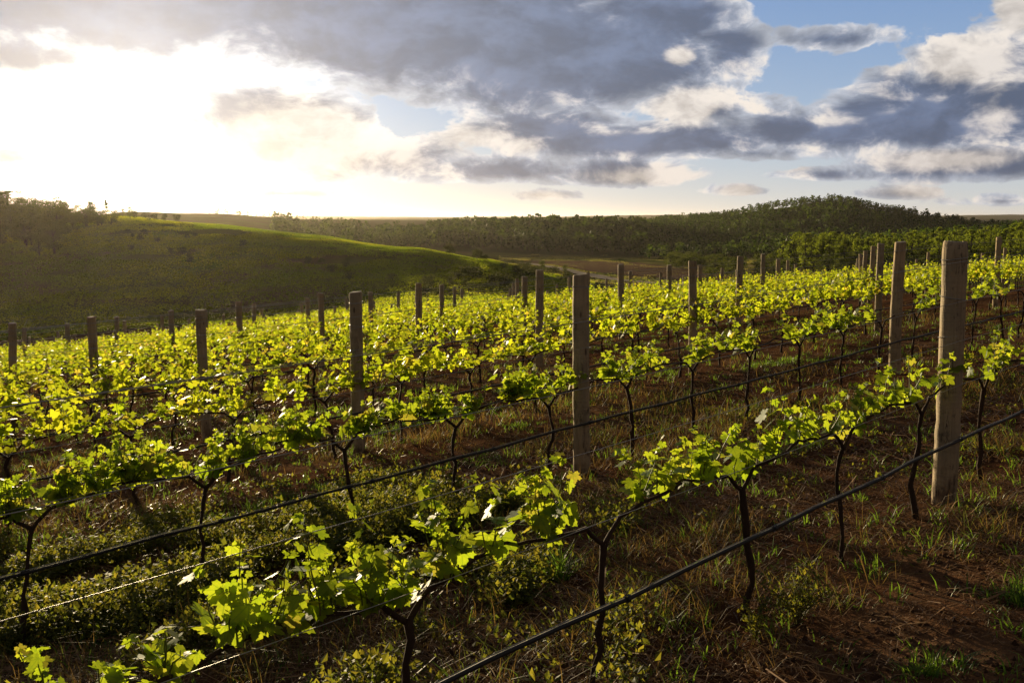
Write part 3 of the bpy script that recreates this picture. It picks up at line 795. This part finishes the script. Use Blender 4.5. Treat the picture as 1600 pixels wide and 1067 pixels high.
# dry grass
DRY = [(1060, 720, 1.6, .9), (960, 790, 1.2, .8), (1150, 660, 1.8, .8), (1330, 640, 2.0, .8), (880, 700, 1., .5), (1000, 960, 1.0, .5), (640, 690, 1.6, .7), (560, 700, 1., .5), (1040, 640, 1.6, .6), (1560, 600, 1.5, .8),
       (1450, 640, 1.2, .5), (760, 800, .9, .5), (1230, 590, 2.2, .6), (1570, 700, .9, .6), (420, 1010, .8, .5), (700, 980, .9, .5), (1590, 850, .8, .6), (1100, 850, 1., .4), (980, 880, .8, .5), (860, 640, 1.8, .7)]
X, Y = frustum_pts(26000, 2.6, 34, gg, 1.1)
s, t = st(X, Y); rowd = np.abs(((t - T0) / DT + .5) % 1.0 - .5) * DT
mk_ = patchmask(X, Y, DRY); ns = fbm(X * .55, Y * .55, 3, 31)
keep = ((mk_ + ns * .5 + gg.uniform(-.40, 0.05, len(X)) > .10) & (gg.random(len(X)) < .8)) | (gg.random(len(X)) < .06 * np.exp(-(rowd / .5) ** 2)) | ((ns > .16) & (gg.random(len(X)) < .16)) | (gg.random(len(X)) < .008)
keep &= ~((np.hypot(X, Y) > 14) & (gg.random(len(X)) < .3)); keep &= (t > T0 - .5) | (gg.random(len(X)) < .3); X, Y = X[keep], Y[keep]
r_ = np.hypot(X, Y); nearm = r_ < 12
parts = [blades(X[nearm], Y[nearm], 11, gg.uniform(.06, .31, nearm.sum()), .0042, gg, .95, .06), blades(X[~nearm], Y[~nearm], 7, gg.uniform(.08, .30, (~nearm).sum()), .009, gg, .8, .09)]
stuffmesh('dry_grass', parts, M['dry_grass'], 'rusty dry grass growing in tufts between the vine rows', 'dry grass')
# green grass
GRN = [(870, 890, .22, .2), (640, 665, 1.2, .25), (820, 668, .5, .2), (1180, 640, .7, .2), (1290, 560, 1.0, .3), (480, 775, .8, .2), (340, 815, .5, .2), (740, 720, .6, .2), (1240, 700, .5, .25), (1590, 930, .3, .2), (1090, 620, 1., .3), (1200, 570, 1.2, .3), (180, 700, 1.6, .3), (1460, 1040, .2, .15), (1160, 745, .35, .2)]
X, Y = frustum_pts(24000, 2.8, 30, gg, 1.1); mk_ = patchmask(X, Y, GRN)
s, t = st(X, Y); rowd = np.abs(((t - T0) / DT + .5) % 1.0 - .5) * DT
keep = (mk_ + gg.uniform(-.4, .1, len(X)) > .05) | (gg.random(len(X)) < .0015) | ((fbm(X * .4, Y * .4, 3, 77) > .16) & (gg.random(len(X)) < .10 * (rowd < .9) * (t > 7)))
X, Y = X[keep], Y[keep]
v, f, rr = blades(X, Y, 10, gg.uniform(.05, .15, len(X)), .009, gg, .75, .04)
stuffmesh('green_grass', [(v, f, rr)], M['green_grass'], 'fresh green grass sprouting in patches on the brown soil', 'grass')
# broad leaved weeds
def weedplants(X, Y, hgt, n_leaf, ls, g):
    N = len(X) * n_leaf; h = np.repeat(hgt, n_leaf); u = g.uniform(0, 1, N) ** .7
    bx = np.repeat(X, n_leaf) + g.normal(0, .06, N); by = np.repeat(Y, n_leaf) + g.normal(0, .06, N)
    ls = np.repeat(ls * g.uniform(.5, 1.6, len(X)), n_leaf); pos = np.stack([bx, by, gz(bx, by) + h * u], -1)
    v4 = np.array([[0, 0, 0], [.32, .45, .06], [0, 1, -.1], [-.32, .45, .06]]); sz_ = ls * g.uniform(.6, 1.3, N)
    az = g.uniform(0, 6.283, N); ti = g.normal(.1, .6, N)
    ys = np.stack([np.cos(az) * np.cos(ti), np.sin(az) * np.cos(ti), np.sin(ti)], -1); xs = np.stack([-np.sin(az), np.cos(az), g.normal(0, .3, N)], -1); zs = np.cross(xs, ys)
    L = v4[None] * sz_[:, None, None]; v = pos[:, None] + L[..., 0:1] * xs[:, None] + L[..., 1:2] * ys[:, None] + L[..., 2:3] * zs[:, None]
    f = np.array([[0, 1, 2, 3]])[None] + (np.arange(N) * 4)[:, None, None]
    return v.reshape(-1, 3), f.reshape(-1, 4), np.repeat(g.uniform(0, 1, N), 4)
WEED = [(560, 850, 1.4, .9), (420, 880, 1.2, .8), (640, 790, 1.0, .6), (300, 930, 1.2, .8), (150, 950, 1., .7), (60, 990, .9, .6), (480, 820, 1.2, .6), (250, 1040, .7, .5), (700, 830, .8, .5), (540, 950, .7, .5), (100, 900, .9, .5)]
X, Y = frustum_pts(15000, 2.6, 9.5, gg, 1.3, -60, 1000); mk_ = patchmask(X, Y, WEED)
keep = (mk_ + gg.uniform(-.45, .0, len(X)) + fbm(X * 1.4, Y * 1.4, 3, 8) * 1.1 > .22); X1, Y1 = X[keep], Y[keep]
p1 = weedplants(X1, Y1, gg.uniform(.07, .24, len(X1)), 26, .034, gg)
X, Y = frustum_pts(9000, 3, 26, gg, 1.1); ns = fbm(X * .6, Y * .6, 3, 51); keep = ((ns > .18) & (gg.random(len(X)) < .2)) | (gg.random(len(X)) < .015); keep &= (st(X, Y)[1] > T0 - .4) | (gg.random(len(X)) < .25); X, Y = X[keep], Y[keep]
p2 = weedplants(X, Y, gg.uniform(.03, .12, len(X)), 18, .035, gg)
stuffmesh('weeds', [p1, p2], M['weed'], 'low dark green weeds spreading over the soil beside the nearest rows', 'weeds')
# straw litter
def straw(n_, rmin, rmax, pw, L0, W0, g):
    X, Y = frustum_pts(n_, rmin, rmax, g, pw); ns = fbm(X * .9, Y * .9, 3, 61); k = ns + g.uniform(-.4, .4, n_) > -.05; X, Y = X[k], Y[k]; N = len(X)
    az = g.uniform(0, 6.283, N); L = L0 * g.uniform(.3, 1.4, N); bend = g.normal(0, .35, N); wd = W0 * g.uniform(.5, 1.5, N); ti = g.normal(.1, .22, N)
    rows = []
    for u in (-.5, 0., .5):
        a2 = az + bend * u; cx = X + np.cos(a2) * L * u; cy_ = Y + np.sin(a2) * L * u; cz = gz(X, Y) + .010 + L * (np.sin(ti) * u) + L * .1 * (u == 0) + g.uniform(0, .012, N)
        rows += [np.stack([cx - np.sin(a2) * wd, cy_ + np.cos(a2) * wd, cz], -1), np.stack([cx + np.sin(a2) * wd, cy_ - np.cos(a2) * wd, cz + wd * .8], -1)]
    v = np.stack(rows, 1).reshape(-1, 3); b = np.arange(N)[:, None] * 6
    return v, np.concatenate([b + [0, 1, 3, 2], b + [2, 3, 5, 4]]), np.repeat(g.uniform(0, 1, N) ** 1.5, 6)
stuffmesh('straw_litter', [straw(22000, 3.0, 9, 1.3, .17, .0022, gg), straw(1500, 3.0, 14, 1.3, .42, .0035, gg), straw(70000, 2.6, 9, 1.3, .08, .0018, gg), straw(30000, 9, 24, 1.2, .13, .004, gg)], M['straw'], 'dead straw and cut stems littering the brown soil', 'litter')

# soil clods
def clods(n_, rmin, rmax, g):
    X, Y = frustum_pts(n_, rmin, rmax, g, 1.2); k = fbm(X * .7, Y * .7, 3, 91) + g.uniform(-.3, .3, n_) > 0; X, Y = X[k], Y[k]; N = len(X)
    b = np.array([[1, 0, 0], [-1, 0, 0], [0, 1, 0], [0, -1, 0], [0, 0, 1], [0, 0, -.6]]); ff = np.array([[0, 2, 4], [2, 1, 4], [1, 3, 4], [3, 0, 4], [2, 0, 5], [1, 2, 5], [3, 1, 5], [0, 3, 5]])
    sz_ = g.uniform(.005, .022, N) ** 1.0; v = b[None] * sz_[:, None, None] * g.uniform(.6, 1.3, (N, 6, 1)); a = g.uniform(0, 6.28, N); c, s_ = np.cos(a)[:, None], np.sin(a)[:, None]
    v = np.stack([v[..., 0] * c - v[..., 1] * s_, v[..., 0] * s_ + v[..., 1] * c, v[..., 2]], -1) + np.stack([X, Y, gz(X, Y) + .003], -1)[:, None]
    f = (ff[None] + (np.arange(N) * 6)[:, None, None]).reshape(-1, 3); return v.reshape(-1, 3), f, np.repeat(g.uniform(0, 1, N), 6)
m, n = mat('clod'); at = n.new('ShaderNodeAttribute', attribute_name='rnd'); out(n, bsdf(n, n.mix(at.outputs['Fac'], (.035, .017, .010), (.13, .075, .047)), .95, .05)); M['clod'] = m
stuffmesh('dirt_clods', [clods(45000, 2.6, 18, gg)], M['clod'], 'small clods of reddish earth scattered on the soil', 'clods')

# grass on the far slopes: short leaning blades in clumps
def slope_grass(name, n_, a0, a1, r0, r1, size, mt, label, mask, seed):
    g = np.random.default_rng(seed); th = g.uniform(math.atan((a0 - 800) / F), math.atan((a1 - 800) / F), n_); r = np.sqrt(g.uniform(r0 ** 2, r1 ** 2, n_)); X = np.sin(th) * r; Y = np.cos(th) * r
    k = mask(X, Y, g); X, Y = X[k], Y[k]; N = len(X); az = g.uniform(0, 6.283, N); h = size * g.uniform(.4, 1.2, N) * (1 + fbm(X / 5, Y / 5, 3, 44)); w_ = size * g.uniform(.5, 1.1, N); Z = gz(X, Y) - .03
    le = g.normal(0, .5, N) * h; a2 = g.uniform(0, 6.283, N); c, s_ = np.cos(az) * w_, np.sin(az) * w_
    v = np.stack([np.stack([X - c, Y - s_, Z], -1), np.stack([X + c, Y + s_, Z], -1), np.stack([X + c * .7 + le * np.cos(a2), Y + s_ * .7 + le * np.sin(a2), Z + h], -1), np.stack([X - c * .7 + le * np.cos(a2), Y - s_ * .7 + le * np.sin(a2), Z + h * .8], -1)], 1).reshape(-1, 3)
    rn = np.clip(.5 + fbm(X / 30, Y / 30, 5, 71) * 1.3 + g.uniform(-.13, .13, N), 0, .99)
    tag(mk(name, v, np.arange(N * 4).reshape(-1, 4), mt, attrs={'rnd': np.repeat(rn, 4)}), label, 'grass', kind='stuff')
def hm(X, Y, g): s_, t_ = st(X, Y); return (t_ > TEND + 10) & (fbm(X / 16, Y / 16, 4, 81) + g.uniform(-.12, .12, len(X)) > -.30) & ((np.hypot(X, Y) > 165) | (g.random(len(X)) < .45))
slope_grass('hill_grass', 330000, -40, 930, 118, 290, .15, M['hill_grass'], 'short green grass covering the left hill and its spur', hm, 11)
slope_grass('meadow_grass', 90000, 780, 1330, 255, 610, .34, M['meadow_grass'], 'tawny meadow grass on the valley floor below the forest', lambda X, Y, g: fbm(X / 30, Y / 60, 3, 82) > -.15, 12)

# single plants that stand out
def single_tuft(px, py, label, n_, h, wdt, mt, cat):
    cx, cy_ = hit(px, py); v, f, r_ = blades(np.array([cx]), np.array([cy_]), n_, np.array([h]), wdt, gg, .8, .03)
    z = float(gz(cx, cy_)); o = mk('grass_tuft', v - [cx, cy_, z], f, mt, attrs={'rnd': r_}); o.location = (cx, cy_, z); tag(o, label, cat, 'grass tufts standing clear of the rest')
single_tuft(872, 905, 'bright green grass tuft on the dark soil below the leafy middle vine', 110, .26, .008, M['green_grass'], 'grass tuft')
single_tuft(1170, 735, 'spiky green grass tuft behind the front row fork of a vine', 80, .30, .008, M['green_grass'], 'grass tuft')
single_tuft(1592, 940, 'small green grass tuft at the right edge of the bare soil', 60, .16, .008, M['green_grass'], 'grass tuft')
single_tuft(1452, 1050, 'little green grass tuft low on the straw covered ground', 45, .13, .006, M['green_grass'], 'grass tuft')
single_tuft(40, 860, 'green grass tuft under the second row at the left edge', 60, .18, .008, M['green_grass'], 'grass tuft')
def bushy_weed(px, py, label, hgt, rad, n_st, seed):
    g = np.random.default_rng(seed); cx, cy_ = hit(px, py); z = float(gz(cx, cy_)); e = empty('leafy_weed', (cx, cy_, z)); ac = Acc(); LP = []
    for q in range(n_st):
        a = g.uniform(0, 6.28); rr = rad * g.uniform(.2, 1); tip = (math.cos(a) * rr, math.sin(a) * rr, hgt * g.uniform(.5, 1) * (1 - .3 * rr / rad)); p = wob(g, (0, 0, -.01), tip, 8, .012, .04)
        ac.add(*tube(p, np.linspace(.003, .0012, 8), 4), .8)
        for u in np.arange(1.5, 7, .28): LP.append([np.interp(u, range(8), p[:, c]) + g.normal(0, .008) for c in range(3)])
    ac.build('stems', M['shoot'], e, True); LP = np.array(LP); lv = np.array([[0, 0, 0], [.3, .45, .08], [0, 1, -.12], [-.3, .45, .08]]); N = len(LP)
    az = g.uniform(0, 6.28, N); ti = g.normal(.2, .5, N); sz_ = g.uniform(.018, .036, N)
    ys = np.stack([np.cos(az) * np.cos(ti), np.sin(az) * np.cos(ti), np.sin(ti)], -1); xs = np.stack([-np.sin(az), np.cos(az), np.zeros(N)], -1); zs = np.cross(xs, ys); L = lv[None] * sz_[:, None, None]
    v = LP[:, None] + L[..., 0:1] * xs[:, None] + L[..., 1:2] * ys[:, None] + L[..., 2:3] * zs[:, None]
    mk('foliage', v.reshape(-1, 3), (np.array([[0, 1, 2, 3]])[None] + (np.arange(N) * 4)[:, None, None]).reshape(-1, 4), M['weed'], e, attrs={'rnd': np.repeat(g.uniform(0, 1, N), 4)})
    tag(e, label, 'weed', 'leafy weeds standing apart on the soil')
bushy_weed(1245, 975, 'bushy small leaved weed on bare soil in front of the front row', .42, .26, 34, 3)
bushy_weed(1180, 1000, 'thin dark weed at the foot of a front row vine trunk', .25, .16, 12, 4)
bushy_weed(850, 745, 'tall wispy weed shoot behind the middle vine of the front row', .40, .14, 9, 5)
bushy_weed(645, 1000, 'low green weed under the front row near the bottom edge', .18, .18, 16, 6)

# ------------------------------------------------------------------ trees
def crown_quads(g, pts, sz_):
    N = len(pts); nrm = g.normal(size=(N, 3)); nrm[:, 2] = np.abs(nrm[:, 2]) + .3; nrm /= np.linalg.norm(nrm, axis=1)[:, None]
    a = np.cross(nrm, g.normal(size=(N, 3))); a /= np.linalg.norm(a, axis=1)[:, None]; b = np.cross(nrm, a); sz_ = sz_ * g.uniform(.6, 1.4, N)
    a = a * sz_[:, None]; b = b * sz_[:, None] * .8
    v = np.stack([pts - a, pts - b * .8 + a * .1, pts + a, pts + b], 1).reshape(-1, 3)
    return v, np.arange(N * 4).reshape(-1, 4)
def make_tree(seed, h, kind, nleaf, lsz, mt, nm):
    g = np.random.default_rng(seed); e = empty(nm); kids = []
    ac = Acc(); th_ = {'column': .97, 'dome': .8, 'umbrella': .92, 'shrub': .5, 'conifer': .95}[kind] * h
    tr = wob(g, (0, 0, -.3), (g.normal(0, .02) * h, g.normal(0, .02) * h, th_), 8, .012 * h)
    ac.add(*tube(tr, np.linspace(.018, .004, 8) * h * (1.3 if kind in ('dome', 'umbrella') else 1.), 6))
    cl = []
    nb = {'column': 30, 'dome': 20, 'umbrella': 16, 'shrub': 14, 'conifer': 34}[kind]
    for q in range(nb):
        a = g.uniform(0, 6.283); u = g.uniform()
        if kind == 'column': z = .18 + .80 * u; rr = .17 * (1 - abs(z - .5) * 1.1) * g.uniform(.5, 1.15); br = .075 * (1.15 - .5 * z)
        elif kind == 'conifer': z = .12 + .86 * u; rr = .30 * (1.02 - z) * g.uniform(.3, 1.0); br = .10 * (1.2 - z)
        elif kind == 'dome': z = .20 + .72 * u; rr = .38 * math.sqrt(max(.05, 1 - ((z - .52) / .50) ** 2)) * g.uniform(.3, 1.); br = .13
        elif kind == 'umbrella': z = .84 + .12 * u; rr = .46 * g.uniform(.1, 1.); br = .09
        else: z = .15 + .7 * u; rr = .55 * math.sqrt(max(.05, 1 - ((z - .3) / .65) ** 2)) * g.uniform(.2, 1.); br = .2
        c = np.array([math.cos(a) * rr, math.sin(a) * rr, z]) * h; cl.append((c, br * h))
        st_ = np.array([np.interp(min(max(z - .18, .1), .95) * 7, range(8), tr[:, k]) for k in range(3)])
        ac.add(*tube(np.array([st_, (st_ + c) / 2 + [0, 0, .01 * h], c]), np.array([.006, .004, .002]) * h, 4))
    kids.append(ac.build('trunk', M['tree_bark'], e, True))
    k = g.integers(0, nb, nleaf); C = np.array([c for c, _ in cl])[k]; B = np.array([b for _, b in cl])[k]
    d = g.normal(size=(nleaf, 3)); d /= np.linalg.norm(d, axis=1)[:, None]; rad = g.uniform(.35, 1.05, nleaf) ** .6
    sq = np.array([1.25, 1.25, .75 if kind != 'umbrella' else .4])
    pts = C + d * (B * rad)[:, None] * sq
    v, f = crown_quads(g, pts, np.full(nleaf, lsz)); kids.append(mk('crown', v, f, mt, e, attrs={'rnd': np.repeat(np.clip(g.uniform(0, 1, nleaf) * .6 + np.random.default_rng(seed).uniform(0, .4, nb)[k], 0, .99), 4)}))
    return [e, kids, False]
TP = {}
def tree(kind, var, h, X, Y, label, cat, nm, group, hs=1.0):
    cfg = {'column': (13., 2000, .21, M['pine_leaf']), 'dome': (9., 2600, .17, M['tree_leaf']), 'umbrella': (9., 1300, .16, M['tree_leaf']), 'shrub': (2.4, 900, .09, M['scrub_leaf']), 'conifer': (9., 2200, .16, M['tree_leaf'])}[kind]
    if (kind, var, nm) not in TP: TP[(kind, var, nm)] = make_tree(hash_(kind) + var * 13, cfg[0], kind, cfg[1], cfg[2], cfg[3], nm)
    p = TP[(kind, var, nm)]; q = h / cfg[0]; loc = (X, Y, float(gz(X, Y)) - .05); rot = (0, 0, rng.uniform(0, 6.28)); sc = (q * hs, q * hs, q)
    if p[2]: e = dup(p[0], p[1], loc, rot, sc)
    else: p[2] = True; e = p[0]; e.location = loc; e.rotation_euler = rot; e.scale = sc
    tag(e, label, cat, group); return e
def hash_(k): return sum(ord(c) for c in k) * 7
def at(px, D): return (px - 800) / F * D, D
# tall plantation trees at the right, behind the vineyard
for k in range(46):
    px = 1224 + k * 8.6 + rng.uniform(-3, 3); D = rng.uniform(318, 345) if px < 1400 else rng.uniform(285, 330)
    top = np.interp(px, [1222, 1240, 1290, 1330, 1360, 1420, 1500, 1600], [378, 361, 363, 366, 372, 368, 362, 356]) + rng.uniform(-4, 5)
    X, Y = at(px, D); h = (343.2 - top) / F * D + CAMZ - float(gz(X, Y))
    tree('column', k % 5, h, X, Y, 'slender plantation tree in the front rank of the grove beyond the right-hand posts' if k else 'leftmost plantation tree where the tall grove beyond the posts begins', 'tree', 'plantation_tree', 'tall trees of the grove beyond the vineyard')
for k in range(44):
    px = 1250 + k * 8.6 + rng.uniform(-4, 4); D = rng.uniform(350, 420)
    top = np.interp(px, [1222, 1290, 1360, 1420, 1500, 1600], [368, 363, 366, 362, 354, 347]) + rng.uniform(-4, 6)
    X, Y = at(px, D); h = (343.2 - top) / F * D + CAMZ - float(gz(X, Y))
    tree('column', k % 5, h, X, Y, 'slender plantation tree in the rear ranks of the grove beyond the right-hand posts', 'tree', 'plantation_tree', 'tall trees of the grove beyond the vineyard')
# left crest
LC = [(-10, 303, 'dome', 1.3), (18, 298, 'umbrella', 1.0), (5, 308, 'dome', 1.3), (45, 312, 'dome', 1.2), (38, 309, 'dome', 1.), (62, 309, 'dome', 1.2), (82, 314, 'dome', 1.2), (96, 322, 'dome', 1.), (108, 320, 'dome', .9), (125, 319, 'dome', 1.1), (146, 315, 'umbrella', .6), (152, 321, 'dome', 1.1), (171, 312, 'conifer', 1.1), (185, 327, 'shrub', 1.), (197, 325, 'dome', .8), (208, 323, 'dome', .8), (215, 328, 'shrub', 1.), (232, 330, 'shrub', 1.), (245, 331, 'shrub', 1.), (262, 332, 'shrub', .9), (280, 334, 'shrub', .9)]
NAMES = {'dome': ('bushy_tree', 'round topped tree'), 'umbrella': ('flat_topped_tree', 'flat topped tree'), 'conifer': ('conifer', 'pointed dark conifer'), 'shrub': ('shrub', 'low shrub')}
for k, (px, top, kind, hs) in enumerate(LC):
    D = 252 + (k % 3) * 5; X, Y = at(px, D); h = max((343.2 - top) / F * D + CAMZ - float(gz(X, Y)), 1.2)
    tree(kind, k % 3, h, X, Y, '%s on the left hill crest, %s along the skyline from the left edge' % (NAMES[kind][1], ORD[k]), 'tree' if kind != 'shrub' else 'shrub', NAMES[kind][0], 'trees along the crest of the left hill', hs)
g = np.random.default_rng(5)
for k in range(58):
    px = g.uniform(-30, 105) if k < 44 else g.uniform(90, 190); D = g.uniform(196, 250); X, Y = at(px, D)
    if k >= 44 and D < 225: D = 235; X, Y = at(px, D)
    tree('dome', k % 4, g.uniform(4, 7.5) * (1 if px < 100 else .6), X, Y, 'dark woodland tree on the slope below the left hill crest', 'tree', 'woodland_tree', 'dark woodland on the left slope', g.uniform(1.1, 1.5))
# shrubs dotted over the grassy spur
SHR = [(445 + 5 * k % 17, 0) for k in range(0)]
for k in range(75):
    if k < 30: px = g.uniform(655, 800); y = np.interp(px, [655, 720, 800], [452, 440, 448]) + g.uniform(-14, 16); h = g.uniform(.9, 2.3)
    elif k < 50: px = g.uniform(190, 640); y = np.interp(px, [190, 640], [380, 425]) + g.uniform(-25, 25); h = g.uniform(.7, 1.8)
    elif k < 60: px = g.uniform(700, 900); y = np.interp(px, [700, 900], [397, 428]) + g.uniform(-2, 6); h = g.uniform(1.3, 2.6)
    else: px = g.uniform(780, 900); y = np.interp(px, [780, 900], [425, 445]) + g.uniform(-8, 8); h = g.uniform(1.2, 2.4)
    X, Y = hit(px, y); lab = ('bushy dark shrub in the thicket low on the right end of the grassy spur' if k < 30 else 'small scattered shrub on the shaded grass of the left hill' if k < 50 else 'small shrub along the sunlit edge of the grassy spur' if k < 60 else 'shrub on the low ground between the spur and the dirt road')
    tree('shrub', k % 4, h, X, Y, lab, 'shrub', 'shrub', ['shrubs in the thicket on the spur', 'shrubs scattered on the left hill', 'shrubs along the spur crest', 'shrubs near the dirt road'][0 if k < 30 else 1 if k < 50 else 2 if k < 60 else 3], g.uniform(.9, 1.4))
for k, px in enumerate([638, 741, 846, 883]):
    X, Y = hit(px, [384, 399, 423, 425][k] + 2); tree('dome', k % 3, [3, 3.2, 4.2, 3][k], X, Y, ['lone dark bush on the sunlit crest of the spur', 'rounded bush near the low end of the sunlit spur', 'small round tree beside the dirt road', 'squat tree just beyond the dirt road'][k], 'tree', 'small_tree', 'small trees near the spur and road')
# dark scrub between meadow and grove
for k in range(64):
    px = g.uniform(1045, 1340) ; y = g.uniform(398, 428) if px > 1100 else g.uniform(395, 410); D = np.interp(y, [395, 428], [430, 290]) + g.uniform(-10, 10)
    X, Y = at(px, D); tree('dome', k % 4, g.uniform(4, 7.), X, Y, 'dark rounded bush in the scrub between the meadow and the tall grove', 'bush', 'scrub_bush', 'dark scrub beside the tall grove', g.uniform(1.1, 1.6))

# far forest: one mass
def forest(name, regs, label, mt, seed, nq=46):
    g = np.random.default_rng(seed); P = []
    for (x0, x1, D0, D1, cell, hh) in regs:
        a0, a1 = math.atan((x0 - 800) / F), math.atan((x1 - 800) / F); n_ = int(.5 * (D1 ** 2 - D0 ** 2) * (a1 - a0) / cell ** 2)
        a = g.uniform(a0, a1, n_); r = np.sqrt(g.uniform(D0 ** 2, D1 ** 2, n_)); X = np.sin(a) * r; Y = np.cos(a) * r
        gap = fbm(X / 35, Y / 35, 3, 13) > -.28; X, Y = X[gap], Y[gap]; P.append(np.stack([X, Y, gz(X, Y), hh * g.uniform(.6, 1.3, len(X)) * (1 + .25 * fbm(X / 50, Y / 50, 2, 4))], -1))
    P = np.concatenate(P); N = len(P)
    k = np.repeat(np.arange(N), nq); M_ = len(k); u = g.uniform(0, 1, M_); a = g.uniform(0, 6.283, M_); z = .25 + .73 * u
    rr = .25 * np.sqrt(np.clip(1 - ((z - .58) / .45) ** 2, .05, 1)) * g.uniform(.5, 1.1, M_); h = P[k, 3]
    pts = np.stack([P[k, 0] + np.cos(a) * rr * h, P[k, 1] + np.sin(a) * rr * h, P[k, 2] + z * h], -1)
    v, f = crown_quads(g, pts, h * .09); rnd = np.repeat(np.clip(g.uniform(0, .85, N)[k] ** 2.0 + g.uniform(0, .3, M_) + (z - .6) * .0, 0, .99), 4)
    V = [v]; FF = [f]; R = [rnd]; MI = [np.zeros(len(f))]
    # trunks: thin crossed slabs
    w_ = P[:, 3] * .007; tv = []
    for c, s_ in ((1, 0), (0, 1)):
        tv.append(np.stack([np.stack([P[:, 0] - w_ * c, P[:, 1] - w_ * s_, P[:, 2]], -1), np.stack([P[:, 0] + w_ * c, P[:, 1] + w_ * s_, P[:, 2]], -1), np.stack([P[:, 0] + w_ * c, P[:, 1] + w_ * s_, P[:, 2] + P[:, 3] * .8], -1), np.stack([P[:, 0] - w_ * c, P[:, 1] - w_ * s_, P[:, 2] + P[:, 3] * .8], -1)], 1).reshape(-1, 3))
    tv = np.concatenate(tv); V.append(tv); FF.append(np.arange(len(tv)).reshape(-1, 4) + len(v)); R.append(np.zeros(len(tv))); MI.append(np.ones(len(tv) // 4))
    o = mk(name, np.concatenate(V), np.concatenate(FF), [mt, M['tree_bark']], attrs={'rnd': np.concatenate(R)}, midx=np.concatenate(MI)); tag(o, label, 'forest', kind='stuff')
forest('hill_forest', [(980, 1580, 640, 1160, 6.2, 7.5), (1560, 1800, 420, 900, 7., 9.), (1380, 1600, 420, 640, 8., 10.)], 'dense dark forest covering the rounded hill on the right', M['forest_leaf'], 3, 36)
forest('valley_forest', [(670, 1010, 610, 860, 5.8, 10.), (430, 680, 560, 800, 7., 9.), (1000, 1240, 520, 660, 7., 7.)], 'dark line of plantation woods beyond the meadow and the spur', M['forest_leaf'], 4, 44)
forest('ridge_scrub', [(330, 560, 900, 1150, 16., 5.)], 'thin scrub along the far brown ridge behind the left hill', M['scrub_leaf'], 6, 30)

# ------------------------------------------------------------------ haze
m, n = mat('haze'); pv = n.new('ShaderNodeVolumePrincipled')
pv.inputs['Color'].default_value = (1., .90, .76, 1); pv.inputs['Density'].default_value = .00003; pv.inputs['Anisotropy'].default_value = .74
o_ = n.new('ShaderNodeOutputMaterial'); n.link(pv.outputs[0], o_.inputs['Volume'])
x0, x1, y0, y1, z0, z1 = -14200, 14200, -14200, 14200, -140, 75
hv = [(x, y, z) for z in (z0, z1) for y in (y0, y1) for x in (x0, x1)]
hf = [[0, 2, 3, 1], [4, 5, 7, 6], [0, 1, 5, 4], [2, 6, 7, 3], [0, 4, 6, 2], [1, 3, 7, 5]]
tag(mk('haze', hv, np.array(hf), m), 'warm evening haze lying over the valley', 'haze', kind='stuff')
